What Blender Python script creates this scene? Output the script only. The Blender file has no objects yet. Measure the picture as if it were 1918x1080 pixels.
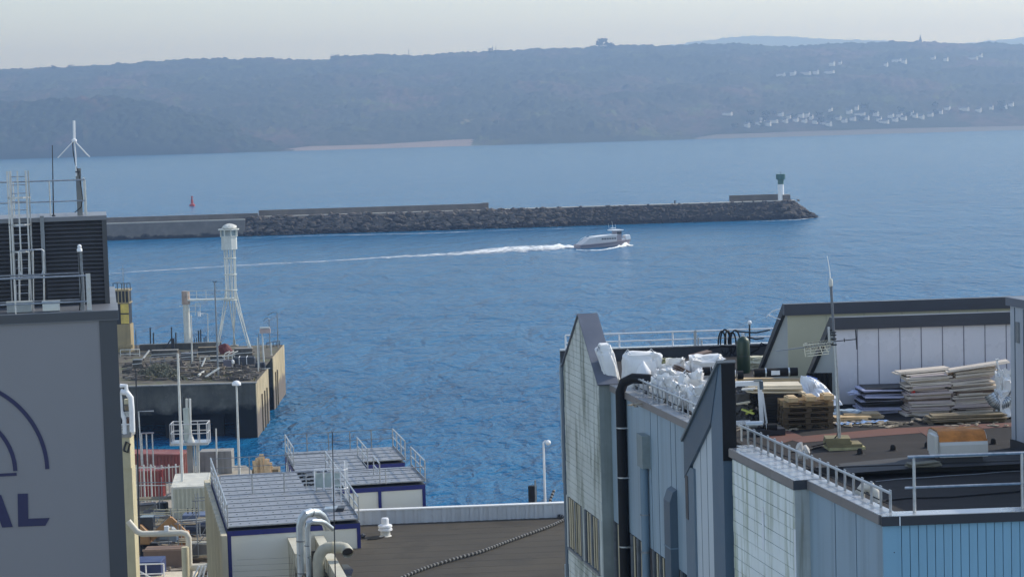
import bpy, bmesh, math, random
from mathutils import Vector, Matrix, noise
R = math.radians
rnd = random.Random(7)
sc = bpy.context.scene
COL = sc.collection
# ------------------------------------------------------------------ camera model (used to read real positions off the photo)
F, CX, CY, HC = 4000.0, 959.0, 540.0, 32.0
PITCH, ROLL = math.atan(303 / F), R(1.65)
fw = Vector((0, math.cos(PITCH), -math.sin(PITCH)))
r0 = Vector((1, 0, 0)); u0 = Vector((0, math.sin(PITCH), math.cos(PITCH)))
cR = r0 * math.cos(ROLL) - u0 * math.sin(ROLL)
cU = r0 * math.sin(ROLL) + u0 * math.cos(ROLL)
CAM = Vector((0, 0, HC))
def ray(px, py): return fw + cR * ((px - CX) / F) - cU * ((py - CY) / F)
def PZ(px, py, z):
    d = ray(px, py); return CAM + d * ((z - HC) / d.z)
def PY(px, py, y):
    d = ray(px, py); return CAM + d * (y / d.y)
class Fr:                                             # a building's own axes: u to the right, v to the back
    def __init__(s, o, a): s.o = Vector((o[0], o[1], 0)); s.a = R(a); s.U = Vector((math.cos(s.a), math.sin(s.a), 0)); s.V = Vector((-math.sin(s.a), math.cos(s.a), 0))
    def w(s, u, v, z): return s.o + s.U * u + s.V * v + Vector((0, 0, z))
    def loc(s, P): d = Vector(P) - s.o; return d.dot(s.U), d.dot(s.V), P[2]
    def hu(s, px, py, u): d = ray(px, py); t = (u - s.U.dot(CAM - s.o)) / s.U.dot(d); return s.loc(CAM + d * t)
    def hv(s, px, py, v): d = ray(px, py); t = (v - s.V.dot(CAM - s.o)) / s.V.dot(d); return s.loc(CAM + d * t)
    def hz(s, px, py, z): return s.loc(PZ(px, py, z))
def lerp(a, b, t): return a + (b - a) * t
def interp(pts, x):
    if x <= pts[0][0]: return pts[0][1]
    for (a, b), (c, d) in zip(pts, pts[1:]):
        if x <= c: return lerp(b, d, (x - a) / (c - a))
    return pts[-1][1]
# ------------------------------------------------------------------ mesh builder
ROOT = {}
class MB:
    def __init__(s, fr=None): s.v = []; s.f = []; s.s = []; s.fr = fr
    def add(s, vs, fs, sm=False):
        n = len(s.v)
        for p in vs: s.v.append(s.fr.w(*p) if s.fr else Vector(p))
        for f in fs: s.f.append([i + n for i in f]); s.s.append(sm)
        return s
    def box(s, a, b, c, d, e, f):
        return s.add([(a,c,e),(b,c,e),(b,d,e),(a,d,e),(a,c,f),(b,c,f),(b,d,f),(a,d,f)],
                     [(0,3,2,1),(4,5,6,7),(0,1,5,4),(1,2,6,5),(2,3,7,6),(3,0,4,7)])
    def obox(s, c, size, rz=0, rx=0, ry=0, jit=0):
        m = Matrix.Rotation(rz, 3, 'Z') @ Matrix.Rotation(ry, 3, 'Y') @ Matrix.Rotation(rx, 3, 'X'); h = [x / 2 for x in size]
        vs = []
        for k in (-1, 1):
            for i, j in ((-1,-1),(1,-1),(1,1),(-1,1)):
                q = Vector((i*h[0], j*h[1], k*h[2]))
                if jit: q += Vector([rnd.uniform(-jit, jit) for _ in 'xyz'])
                vs.append(Vector(c) + m @ q)
        return s.add(vs, [(0,3,2,1),(4,5,6,7),(0,1,5,4),(1,2,6,5),(2,3,7,6),(3,0,4,7)])
    def bar(s, p, q, w, h=None, up=(0,0,1)):           # square bar between two points
        h = h or w; p = Vector(p); q = Vector(q); d = (q - p).normalized(); up = Vector(up)
        if abs(d.dot(up)) > .98: up = Vector((0, 1, 0))
        a = d.cross(up).normalized() * w / 2; b = a.cross(d).normalized() * h / 2
        vs = [p-a-b, p+a-b, p+a+b, p-a+b, q-a-b, q+a-b, q+a+b, q-a+b]
        return s.add(vs, [(0,3,2,1),(4,5,6,7),(0,1,5,4),(1,2,6,5),(2,3,7,6),(3,0,4,7)])
    def prism(s, pts, vec):
        n = len(pts); vec = Vector(vec)
        return s.add([Vector(p) for p in pts] + [Vector(p) + vec for p in pts],
                     [list(range(n))[::-1], list(range(n, 2*n))] + [(i, (i+1) % n, n + (i+1) % n, n + i) for i in range(n)])
    def tube(s, pts, r, n=8, cap=True):
        P = [Vector(p) for p in pts]; rr = r if isinstance(r, (list, tuple)) else [r] * len(P)
        t0 = (P[1] - P[0]).normalized(); a = t0.orthogonal().normalized(); vs = []
        for i, p in enumerate(P):
            t = ((P[min(i+1, len(P)-1)] - P[max(i-1, 0)])).normalized()
            a = (a - t * a.dot(t)).normalized(); b = t.cross(a)
            for k in range(n):
                th = 2 * math.pi * k / n; vs.append(p + (a * math.cos(th) + b * math.sin(th)) * rr[i])
        fs = [(i*n+k, i*n+(k+1) % n, (i+1)*n+(k+1) % n, (i+1)*n+k) for i in range(len(P)-1) for k in range(n)]
        s.add(vs, fs, True)
        if cap:
            m = len(P) - 1
            s.add(vs[:n], [list(range(n))[::-1]]); s.add(vs[m*n:], [list(range(n))])
        return s
    def cyl(s, p, q, r, r2=None, n=12): return s.tube([p, q], [r, r if r2 is None else r2], n)
    def lathe(s, c, prof, n=16):
        c = Vector(c); vs = []
        for (r, z) in prof:
            for k in range(n):
                th = 2 * math.pi * k / n; vs.append(c + Vector((r * math.cos(th), r * math.sin(th), z)))
        fs = [(i*n+k, i*n+(k+1) % n, (i+1)*n+(k+1) % n, (i+1)*n+k) for i in range(len(prof)-1) for k in range(n)]
        s.add(vs, fs, True); m = len(prof) - 1
        return s.add(vs[:n], [list(range(n))[::-1]]).add(vs[m*n:], [list(range(n))])
    def blob(s, c, size, seed=0, amp=.25, sub=2, fq=1.3, sm=False, flat=None):
        bm = bmesh.new(); bmesh.ops.create_icosphere(bm, subdivisions=sub, radius=1); vs = []
        for v in bm.verts:
            p = v.co.copy(); k = 1 + amp * noise.noise(p * fq + Vector((seed * 7.3, seed * 3.1, seed)))
            q = Vector((p.x*size[0], p.y*size[1], p.z*size[2])) * k
            if flat is not None: q.z = max(q.z, flat)
            vs.append(Vector(c) + q)
        s.add(vs, [[v.index for v in f.verts] for f in bm.faces], sm); bm.free(); return s
    def grid(s, rows, sm=True):
        n = len(rows[0])
        return s.add([p for r_ in rows for p in r_], [(i*n+k, i*n+k+1, (i+1)*n+k+1, (i+1)*n+k) for i in range(len(rows)-1) for k in range(n-1)], sm)
    def build(s, name, mat, parent=None, base=None, bevel=0, fix=True):
        me = bpy.data.meshes.new(name)
        if parent is not None: o0 = ROOT[parent.name]
        elif base is not None: o0 = Vector(base)
        else:
            lo = [min(p[i] for p in s.v) for i in range(3)]; hi = [max(p[i] for p in s.v) for i in range(3)]
            o0 = Vector(((lo[0]+hi[0])/2, (lo[1]+hi[1])/2, lo[2]))
        me.from_pydata([p - o0 for p in s.v], [], s.f)
        me.polygons.foreach_set('use_smooth', s.s)
        if fix:
            bm = bmesh.new(); bm.from_mesh(me); bmesh.ops.recalc_face_normals(bm, faces=bm.faces); bm.to_mesh(me); bm.free()
        me.materials.append(mat)
        if any(s.s): me.set_sharp_from_angle(angle=R(38))
        o = bpy.data.objects.new(name, me); COL.objects.link(o)
        if parent is not None: o.parent = parent; ROOT[o.name] = o0
        else: o.location = o0; ROOT[o.name] = o0
        if bevel:
            b = o.modifiers.new('bevel', 'BEVEL'); b.width = bevel; b.segments = 2; b.limit_method = 'ANGLE'
        return o
def thing(name, loc, label, cat, group=None):
    o = bpy.data.objects.new(name, None); COL.objects.link(o); o.location = loc; o.empty_display_size = .3
    ROOT[o.name] = Vector(loc); return tag(o, label, cat, group)
def tag(o, label, cat, group=None, kind=None):
    o['label'] = label; o['category'] = cat
    if group: o['group'] = group
    if kind: o['kind'] = kind
    return o
def struct(o, label=None, kind='structure'):
    o['kind'] = kind
    if label: o['label'] = label; o['category'] = o.name.split('.')[0].replace('_', ' ')
    return o
def dup(o, parent=None):
    c = o.copy(); COL.objects.link(c)
    if parent is not None: c.parent = parent
    for ch in list(o.children): dup(ch, c)
    return c
ORD = ['leftmost','second','third','fourth','fifth','sixth','seventh','eighth','ninth','tenth','eleventh','twelfth','thirteenth','fourteenth','fifteenth','sixteenth','seventeenth','eighteenth','nineteenth','twentieth','twenty-first','twenty-second','twenty-third','twenty-fourth','twenty-fifth','twenty-sixth','twenty-seventh','twenty-eighth','twenty-ninth','thirtieth']
# ------------------------------------------------------------------ materials
def M(name, c, r=.6, m=0., var=.2, sc_=1.5, bump=0., bsc=None, streak=0., sk=(.05,.045,.03), sks=(3,3,.18), thr=(.5,.7), patch=0., pc=(.2,.1,.05), psc=.6, pthr=(.55,.62), spec=.5, tide=None, tcol=(.012,.012,.012)):
    mt = bpy.data.materials.new(name); mt.use_nodes = True; nt = mt.node_tree; N = nt.nodes; L = nt.links
    b = N['Principled BSDF']; b.inputs['Metallic'].default_value = m; b.inputs['Specular IOR Level'].default_value = spec
    tc = N.new('ShaderNodeTexCoord')
    def nz(scale, detail=5, vec=None, ro=.6):
        n = N.new('ShaderNodeTexNoise'); n.inputs['Scale'].default_value = scale; n.inputs['Detail'].default_value = detail; n.inputs['Roughness'].default_value = ro
        L.new(vec or tc.outputs['Object'], n.inputs['Vector']); return n.outputs['Fac']
    def mr(src, a, b_, c_, d):
        n = N.new('ShaderNodeMapRange'); L.new(src, n.inputs[0])
        for i, v in enumerate((a, b_, c_, d)): n.inputs[i+1].default_value = v
        return n.outputs[0]
    def mix(fac, ca, cb):
        n = N.new('ShaderNodeMix'); n.data_type = 'RGBA'
        L.new(fac, n.inputs[0])
        for i, cc in ((6, ca), (7, cb)):
            if isinstance(cc, tuple): n.inputs[i].default_value = (*cc, 1)
            else: L.new(cc, n.inputs[i])
        return n.outputs[2]
    k = nz(sc_)
    col = mix(mr(k, .3, .7, 0, 1), tuple(x * (1 - var) for x in c), tuple(min(1, x * (1 + var)) for x in c))
    if streak:
        mp = N.new('ShaderNodeMapping'); mp.inputs['Scale'].default_value = sks; L.new(tc.outputs['Object'], mp.inputs[0])
        col = mix(mr(nz(1.0, 6, mp.outputs[0]), thr[0], thr[1], 0, streak), col, sk)
    if patch:
        col = mix(mr(nz(psc, 6), pthr[0], pthr[1], 0, patch), col, pc)
    if tide:
        sx = N.new('ShaderNodeSeparateXYZ'); gm = N.new('ShaderNodeNewGeometry'); L.new(gm.outputs['Position'], sx.inputs[0])
        ad = N.new('ShaderNodeMath'); ad.operation = 'ADD'; L.new(sx.outputs[2], ad.inputs[0]); L.new(mr(nz(.5, 6), .2, .8, -1.0, 1.0), ad.inputs[1])
        col = mix(mr(ad.outputs[0], tide - .3, tide + .4, 1, 0), col, tcol)
    L.new(col, b.inputs['Base Color']); L.new(mr(k, .3, .7, max(.03, r - .1), min(1, r + .1)), b.inputs['Roughness'])
    if bump:
        bn = N.new('ShaderNodeBump'); bn.inputs['Strength'].default_value = 1; bn.inputs['Distance'].default_value = bump
        L.new(nz(bsc or sc_ * 4, 8), bn.inputs['Height']); L.new(bn.outputs[0], b.inputs['Normal'])
    return mt
galv = M('galvanised_steel', (.42,.44,.46), .38, .75, .18, 6)
galv_d = M('weathered_galvanised', (.24,.26,.28), .5, .55, .25, 4, streak=.4, sk=(.12,.11,.10))
white_st = M('white_painted_steel', (.78,.79,.80), .4, 0, .06, 4)
white_old = M('old_white_paint', (.62,.62,.58), .55, 0, .12, 3, streak=.5, sk=(.30,.27,.2), thr=(.45,.75))
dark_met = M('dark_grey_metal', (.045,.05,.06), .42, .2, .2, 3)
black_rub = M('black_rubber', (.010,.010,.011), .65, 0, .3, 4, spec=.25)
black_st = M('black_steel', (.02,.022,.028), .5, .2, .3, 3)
timber = M('raw_timber', (.55,.40,.22), .75, 0, .25, 3, streak=.4, sk=(.32,.2,.1), sks=(2,2,6))
timber_old = M('weathered_timber', (.20,.16,.10), .85, 0, .35, 3, bump=.01)
board_m = M('cream_boards', (.62,.54,.40), .7, 0, .15, 2)
concrete = M('weathered_concrete', (.26,.25,.23), .9, 0, .25, .5, bump=.02, streak=.5, sk=(.09,.085,.075))
conc_dk = M('stained_shaded_concrete', (.10,.09,.074), .9, 0, .35, .4, bump=.03, streak=.6, sk=(.04,.04,.038), sks=(1.2,1.2,.1), tide=3.1, spec=.2, patch=.6, pc=(.19,.17,.14), psc=.45, pthr=(.52,.64))  # real stains and tide mark, base also darkened for the pier's backlit side
conc_pale = M('sunlit_concrete', (.43,.355,.22), .9, 0, .25, .5, bump=.02, streak=.7, sk=(.17,.13,.07), sks=(1.2,1.2,.12), tide=2.6, tcol=(.15,.125,.105))  # pier concrete again, sunlight on its right faces painted as a paler tone
beige_p = M('beige_painted_steel', (.55,.50,.34), .6, 0, .12, 1.2, streak=.5, sk=(.25,.2,.11), thr=(.5,.75))
cream_p = M('cream_container_paint', (.47,.46,.36), .6, 0, .1, 1, streak=.5, sk=(.28,.25,.17))
glass_dk = M('dark_window_glass', (.02,.025,.03), .12, 0, .1, 1, spec=.6)
red_p = M('faded_red_paint', (.42,.04,.03), .55, 0, .2, 2)
plast_w = M('white_woven_plastic', (.74,.74,.73), .55, 0, .05, 5, bump=.004, bsc=30)
HAZE_D = 2.2e-4
# ------------------------------------------------------------------ world, sun, camera
SUN_AZ, SUN_EL = R(62), R(36)       # azimuth from the view direction towards the right
w = bpy.data.worlds.new("World"); sc.world = w; w.use_nodes = True
sky = w.node_tree.nodes.new('ShaderNodeTexSky'); sky.sky_type = 'NISHITA'; sky.sun_disc = False
sky.sun_elevation = SUN_EL; sky.sun_rotation = SUN_AZ; sky.altitude = 0; sky.air_density = 1.0; sky.dust_density = 0.3; sky.ozone_density = 2.0
bg = w.node_tree.nodes['Background']; hs = w.node_tree.nodes.new('ShaderNodeHueSaturation'); hs.inputs['Saturation'].default_value = .78; w.node_tree.links.new(sky.outputs[0], hs.inputs['Color']); w.node_tree.links.new(hs.outputs[0], bg.inputs[0]); bg.inputs[1].default_value = .15
sl = bpy.data.lights.new('sun', 'SUN'); sl.energy = 2.6; sl.angle = R(.5); sl.color = (1, .94, .84)
so = bpy.data.objects.new('sun', sl); COL.objects.link(so)
sd = Vector((math.sin(SUN_AZ) * math.cos(SUN_EL), math.cos(SUN_AZ) * math.cos(SUN_EL), math.sin(SUN_EL)))
so.rotation_euler = sd.to_track_quat('Z', 'Y').to_euler(); so.location = (60, 40, 120)
cd = bpy.data.cameras.new('camera'); cam = bpy.data.objects.new('camera', cd); COL.objects.link(cam)
cd.sensor_width = 36; cd.lens = F / 1918 * 36; cd.clip_start = .5; cd.clip_end = 40000
cam.matrix_world = Matrix(((cR.x, cU.x, -fw.x, CAM.x), (cR.y, cU.y, -fw.y, CAM.y), (cR.z, cU.z, -fw.z, CAM.z), (0, 0, 0, 1)))
sc.camera = cam
sc.render.engine = 'CYCLES'
sc.view_settings.view_transform = 'Standard'; sc.view_settings.look = 'None'; sc.view_settings.gamma = 1; sc.view_settings.exposure = .66
sc.cycles.use_denoising = True; sc.cycles.max_bounces = 6; sc.cycles.volume_bounces = 0; sc.cycles.transparent_max_bounces = 12
# ================================================================== SEA, SHORE, HILLS, AIR
def sea_material():
    mt = bpy.data.materials.new('sea_water'); mt.use_nodes = True; nt = mt.node_tree; N = nt.nodes; L = nt.links
    b = N['Principled BSDF']; b.inputs['IOR'].default_value = 1.13; b.inputs['Roughness'].default_value = .16; b.inputs['Specular IOR Level'].default_value = .17
    tc = N.new('ShaderNodeTexCoord')
    def nz(scale, sx, sy, det=3, dist=0., rot=0.):
        mp = N.new('ShaderNodeMapping'); mp.inputs['Scale'].default_value = (sx, sy, 1); mp.inputs['Rotation'].default_value = (0, 0, rot); L.new(tc.outputs['Object'], mp.inputs[0])
        n = N.new('ShaderNodeTexNoise'); n.inputs['Scale'].default_value = scale; n.inputs['Detail'].default_value = det; n.inputs['Distortion'].default_value = dist
        L.new(mp.outputs[0], n.inputs['Vector']); return n.outputs['Fac']
    def mth(op, a, b_):
        n = N.new('ShaderNodeMath'); n.operation = op
        for i, q in enumerate((a, b_)):
            if isinstance(q, (int, float)): n.inputs[i].default_value = q
            else: L.new(q, n.inputs[i])
        return n.outputs[0]
    big = nz(.007, .7, 3.2, 5, .8); gust = nz(.03, .5, 1.6, 4, .5)
    h = mth('ADD', mth('MULTIPLY', nz(.50, 1.1, .45, 4, .8, .1), 1.25), mth('MULTIPLY', nz(1.4, 1.0, .6, 3, .5, -.1), .42))
    h = mth('ADD', h, mth('MULTIPLY', nz(.13, 1.0, .4, 3, .6, .05), 3.2))
    bn = N.new('ShaderNodeBump'); bn.inputs['Distance'].default_value = 1.0; L.new(h, bn.inputs['Height'])
    st = mth('ADD', mth('MULTIPLY', gust, .8), .33); L.new(st, bn.inputs['Strength'])
    L.new(bn.outputs[0], b.inputs['Normal'])
    mx = N.new('ShaderNodeMix'); mx.data_type = 'RGBA'; L.new(big, mx.inputs[0])
    mx.inputs[6].default_value = (.005, .085, .20, 1); mx.inputs[7].default_value = (.014, .14, .29, 1); L.new(mx.outputs[2], b.inputs['Base Color'])
    return mt
sea = MB().add([(-9000,-200,0),(9000,-200,0),(9000,15000,0),(-9000,15000,0)], [(0,1,2,3)]).build('sea', sea_material(), base=(0,0,0))
struct(sea)
def hill_mat(name, cols, seed=0.):
    mt = bpy.data.materials.new(name); mt.use_nodes = True; nt = mt.node_tree; N = nt.nodes; L = nt.links
    b = N['Principled BSDF']; b.inputs['Roughness'].default_value = .95; b.inputs['Specular IOR Level'].default_value = .1
    tc = N.new('ShaderNodeTexCoord'); mp = N.new('ShaderNodeMapping'); mp.inputs['Location'].default_value = (seed, seed, 0); mp.inputs['Scale'].default_value = (1, .45, 1.4); L.new(tc.outputs['Object'], mp.inputs[0])
    prev = None
    for i, (c, s, lo, hi) in enumerate(cols):
        if prev is None: prev = c; continue
        n = N.new('ShaderNodeTexNoise'); n.inputs['Scale'].default_value = s; n.inputs['Detail'].default_value = 6; n.inputs['Roughness'].default_value = .65; L.new(mp.outputs[0], n.inputs['Vector'])
        r_ = N.new('ShaderNodeMapRange'); L.new(n.outputs['Fac'], r_.inputs[0]); r_.inputs[1].default_value = lo; r_.inputs[2].default_value = hi
        mx = N.new('ShaderNodeMix'); mx.data_type = 'RGBA'; L.new(r_.outputs[0], mx.inputs[0])
        if isinstance(prev, tuple): mx.inputs[6].default_value = (*prev, 1)
        else: L.new(prev, mx.inputs[6])
        mx.inputs[7].default_value = (*c, 1); prev = mx.outputs[2]
    L.new(prev, b.inputs['Base Color']); return mt
hm_main = hill_mat('wooded_hillside', [((.035,.045,.028),0,0,0), ((.10,.07,.065), .006, .5, .62), ((.07,.09,.035), .012, .56, .64), ((.02,.03,.014), .03, .5, .66), ((.16,.15,.09), .02, .68, .72)])
hm_head = hill_mat('headland_scrub', [((.022,.034,.016),0,0,0), ((.075,.05,.045), .008, .52, .62), ((.012,.02,.01), .04, .5, .68), ((.10,.085,.06), .02, .67, .72)], 300)
hm_far = hill_mat('distant_hill', [((.05,.06,.03),0,0,0), ((.09,.09,.05), .003, .45, .6)], 50)
from mathutils.bvhtree import BVHTree
HILLS = []
def on_hill(px, py, D):
    d = ray(px, py).normalized(); best = None
    for t in HILLS:
        h = t.ray_cast(CAM, d)
        if h[0] is not None and (best is None or h[3] < best[1]): best = (h[0], h[3])
    return best[0] if best else PY(px, py, D)
def hill(name, sil, Dc, foot, Df, mat, prof=.85, x0=-500, x1=2400, step=3.2, rows=80, can=6., big=10., back=500, seed=0, fz=None):
    n = int((x1 - x0) / step) + 1; cols = []
    for i in range(n):
        px = x0 + (x1 - x0) * i / (n - 1)
        c = PY(px, interp(sil, px), Dc); f = PY(px, interp(foot, px), Df)
        if fz is not None: f.z = fz
        cols.append((f, c))
    G = []
    for j in range(rows + 1):
        t = j / rows; row = []
        for f, c in cols:
            y = lerp(f.y, c.y, t); x = lerp(f.x, c.x, t); z = lerp(f.z, c.z, t ** prof)
            e = math.sin(math.pi * min(1, t * 1.0)) ; q = Vector((x, y, 0))
            z += e * big * noise.fractal(q / 260 + Vector((seed, 0, 0)), 1, 2, 4)
            k = min(1, t * 9)
            z += k * can * (noise.noise(q / 15 + Vector((seed, 1, 2))) * .8 + noise.noise(q / 6) * .45 + max(0, noise.noise(q / 45 + Vector((5, seed, 0)))) * .9)
            row.append((x, y, max(z, -1)))
        G.append(row)
    last = G[-1]
    G.append([(x, y + back * .3, max(z - 8, -2)) for x, y, z in last]); G.append([(x, y + back, -3) for x, y, z in last])
    o = struct(MB().grid(G, True).build(name, mat, fix=False)); HILLS.append(BVHTree.FromPolygons(*(lambda m: (m.v, m.f))(MB().grid(G, True)))); return o
sil_back = [(-500,148),(0,131),(60,129),(100,127),(160,125),(200,122),(300,115),(370,110),(440,112),(480,109),(540,112),(610,112),(640,106),(700,103),(760,106),(860,99),(930,96),(1010,92),(1090,90),(1150,85),(1220,86),(1300,85),(1380,83),(1440,86),(1480,88),(1560,82),(1640,80),(1720,78),(1800,82),(1918,84),(2400,82)]
foot_back = [(-500,318),(0,296),(530,280),(700,275),(850,266),(920,263),(990,268),(1300,257),(1400,249),(1500,246),(1700,240),(1918,236),(2400,224)]
hill('hill', sil_back, 5600, foot_back, 3900, hm_main, .80, rows=150, big=22, can=7)
hill('hill', [(-500,195),(-100,192),(34,192),(120,184),(206,181),(290,192),(344,208),(430,229),(480,252),(509,268),(545,286),(575,299),(600,300)], 4050, [(-500,318),(600,287)], 3765, hm_head, .6, x0=-500, x1=600, rows=50, can=8, big=10, seed=3, fz=-.5)
hill('hill', [(860,284),(890,225),(930,196),(960,183),(989,174),(1023,170),(1067,177),(1158,191),(1210,206),(1237,226),(1276,242),(1315,258),(1345,268)], 4450, [(850,277),(1350,262)], 3768, hm_main, .75, x0=862, x1=1345, rows=60, can=8, big=12, seed=8, fz=-.5)
hill('hill', [(1150,110),(1250,86),(1320,76),(1400,67),(1480,69),(1560,74),(1650,76),(1750,84),(1830,80),(1918,70),(2100,64),(2400,80)], 12500, [(1100,200),(2400,200)], 9000, hm_far, 1, x0=1150, x1=2400, rows=16, can=8, big=20, step=6, back=800)
hill('hill', [(-500,190),(0,172),(100,168),(220,166),(400,170),(560,160),(640,163),(760,186),(900,200),(960,225)], 4650, [(-500,300),(960,262)], 4050, hm_main, .8, x0=-500, x1=960, rows=60, can=6, big=8, seed=12)
sand = M('pale_sand', (.20,.155,.14), .95, 0, .2, .05)
def beach(pts_top, pts_bot, name):
    a = []; b = []
    x0, x1 = pts_top[0][0], pts_top[-1][0]
    for i in range(80):
        px = lerp(x0, x1, i / 79); a.append(PY(px, interp(pts_bot, px), 3766)); b.append(PY(px, interp(pts_top, px), 3906))
        a[-1].z = -.3; b[-1].z += 2.0
    return struct(MB().grid([a, b]).build(name, sand, fix=False))
beach([(520,283),(580,276),(700,273),(850,264),(920,261),(975,266),(1010,273)], [(520,288),(1010,270)], 'beach')
sand = M('dull_shore_shingle', (.10,.095,.09), .95, 0, .25, .05)
beach([(1290,262),(1340,254),(1500,248),(1700,242),(1918,237.5),(2300,227)], [(1290,266),(1918,245),(2300,236)], 'beach')
# ------------------------------------------------------------------ the air
hz = bpy.data.materials.new('haze'); hz.use_nodes = True; nt = hz.node_tree; nt.nodes.remove(nt.nodes['Principled BSDF'])
pv = nt.nodes.new('ShaderNodeVolumePrincipled'); pv.inputs['Color'].default_value = (.36,.565,1.0,1); pv.inputs['Absorption Color'].default_value = (.45,.45,.45,1); pv.inputs['Density'].default_value = HAZE_D; pv.inputs['Anisotropy'].default_value = .35
nt.links.new(pv.outputs[0], nt.nodes['Material Output'].inputs['Volume'])
hb = MB().box(-8900, 8900, -150, 14900, -5, 640).build('haze', hz, base=(0,0,-5)); hb['kind'] = 'stuff'; hb['label'] = 'blue haze over the bay'; hb['category'] = 'haze'
# ------------------------------------------------------------------ houses and trees on the far shore
wall_w = M('white_render', (.70,.69,.66), .8, 0, .05, .5); slate = M('slate_roof', (.10,.11,.13), .6, 0, .2, .6); stone_ch = M('stone_chimney', (.3,.28,.25), .9)
HOUSE = {}
def house_proto(kind):
    wd, ln, wh, rh = {'a': (10,14,6.,5.), 'b': (9,18,5.5,4.5), 'c': (9,11,6.,5.), 'd': (9,34,4.,2.5)}[kind]
    t = thing('house', (0,0,0), '', 'house')
    MB().prism([(-wd/2,-ln/2,-6),(wd/2,-ln/2,-6),(wd/2,-ln/2,wh),(0,-ln/2,wh+rh),(-wd/2,-ln/2,wh)], (0,ln,0)).build('wall', wall_w, t)
    rf = MB()
    for s in (-1, 1):
        rf.prism([(s*(wd/2+.5),-ln/2+.25,wh-.7),(0,-ln/2+.25,wh+rh+.12),(0,-ln/2+.25,wh+rh+.5),(s*(wd/2+.5),-ln/2+.25,wh-.3)], (0,ln-.5,0))
    rf = rf.build('roof', slate, t)
    if kind != 'd':
        MB().box(-.9,.9,-ln/2-.05,-ln/2+1.1,wh+rh-1.5,wh+rh+1.6).build('chimney', stone_ch, rf)
    if kind in 'ab': MB().box(-.9,.9,ln/2-1.1,ln/2+.05,wh+rh-1.5,wh+rh+1.6).build('chimney', stone_ch, rf)
    wn = MB()
    for i, (x, z) in enumerate(((-2,1.5),(2,1.5),(0,6.0))):
        if kind == 'd' and i == 2: continue
        MB().box(x-.6,x+.6,-ln/2-.06,-ln/2+.05,z,z+1.8).build('window', glass_dk, t)
    return t
for k in 'abcd': HOUSE[k] = [house_proto(k), 0]
def put_house(k, px, py, D, yaw, label, group, s=1.):
    p, used = HOUSE[k]
    o = p if not used else dup(p)
    HOUSE[k][1] = 1
    o.location = on_hill(px, py, D) + Vector((0, -4, 1.5)); o.rotation_euler = (0, 0, R((52 if k in 'ac' else 34) + (px * 7) % 17)); o.scale = (s, s, s); tag(o, label, 'house', group)
vil = [(1362,212,'d',80),(1399,234,'b',70),(1439,232,'a',8),(1428,222,'b',75),(1462,214,'b',60),(1477,219,'a',-6),(1500,216,'b',40),(1512,215,'c',20),(1519,220,'c',-10),(1526,228,'a',12),(1552,232,'b',80),(1555,206,'c',0),(1581,226,'b',85),(1590,209,'b',80),(1604,202,'c',10),(1610,213,'d',85),(1640,213,'b',78),(1646,224,'a',-5),(1668,217,'b',85),(1684,216,'b',60),(1707,212,'c',5),(1713,217,'a',15),(1742,215,'b',80),(1760,210,'a',-8),(1774,203,'b',70),(1805,203,'d',85),(1832,206,'b',80),(1856,202,'c',10),(1880,200,'b',60),(1893,196,'a',4)]
for i, (px, py, k, yaw) in enumerate(vil):
    put_house(k, px, py + 3, 3900 + (235 - py) * 9, yaw, 'white gabled house in the far shore village, %s counting from the left' % ORD[i], 'houses of the village on the far shore', .62)
vil2 = [(1420,230,'b',0),(1448,226,'d',0),(1470,226,'b',0),(1490,224,'b',0),(1506,226,'b',0),(1537,221,'b',0),(1545,229,'d',0),(1570,221,'b',0),(1597,222,'b',0),(1622,221,'b',0),(1655,227,'d',0),(1676,224,'b',0),(1692,221,'b',0),(1725,219,'b',0)]
for i, (px, py, k, yaw) in enumerate(vil2):
    put_house(k, px, py + 3, 3900, yaw, 'low long house in the lower rows of the shore village, %s from the left' % ORD[i], 'houses of the village on the far shore', .6)
up = [(1462,139,'d',85),(1485,137,'b',80),(1509,136,'d',85),(1528,135,'b',80),(1553,134,'d',88),(1558,119,'b',85),(1573,118,'c',10),(1659,121,'c',10),(1693,115,'a',0),(1679,112,'d',80),(1747,109,'a',0),(1771,111,'a',5),(1822,108,'d',80),(1836,104,'c',10)]
for i, (px, py, k, yaw) in enumerate(up):
    put_house(k, px, py + 3, 5050, yaw, 'white house among woods high on the far hill, %s counting from the left' % ORD[i], 'scattered houses high on the far hill', .72)
leafm = M('far_foliage', (.03,.045,.018), .9, 0, .35, .3); barkm = M('far_bark', (.06,.05,.04), .9)
def far_tree(px, py, D, h, wd, label, seed):
    b = PY(px, py, D); t = thing('tree', b, label, 'tree', 'trees standing out on the far skyline')
    MB().tube([b + Vector((0,0,-6)), b + Vector((.3,0,h*.45)), b + Vector((0,0,h*.75))], [h*.05, h*.035, h*.015], 6).build('trunk', barkm, t)
    r_ = random.Random(seed); cr = MB()
    for k in range(70):
        a = r_.uniform(0, 6.28); q = r_.random() ** .5; zz = r_.uniform(.25, 1)
        rad = wd/2 * q * (1 - abs(zz - .55) * .9); s = h * r_.uniform(.06, .13)
        cr.blob(b + Vector((math.cos(a)*rad, math.sin(a)*rad, h*zz - s*.6)), (s, s, s*.75), seed + k, .5, 1, 2.2)
    cr.build('crown', leafm, t)
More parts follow.
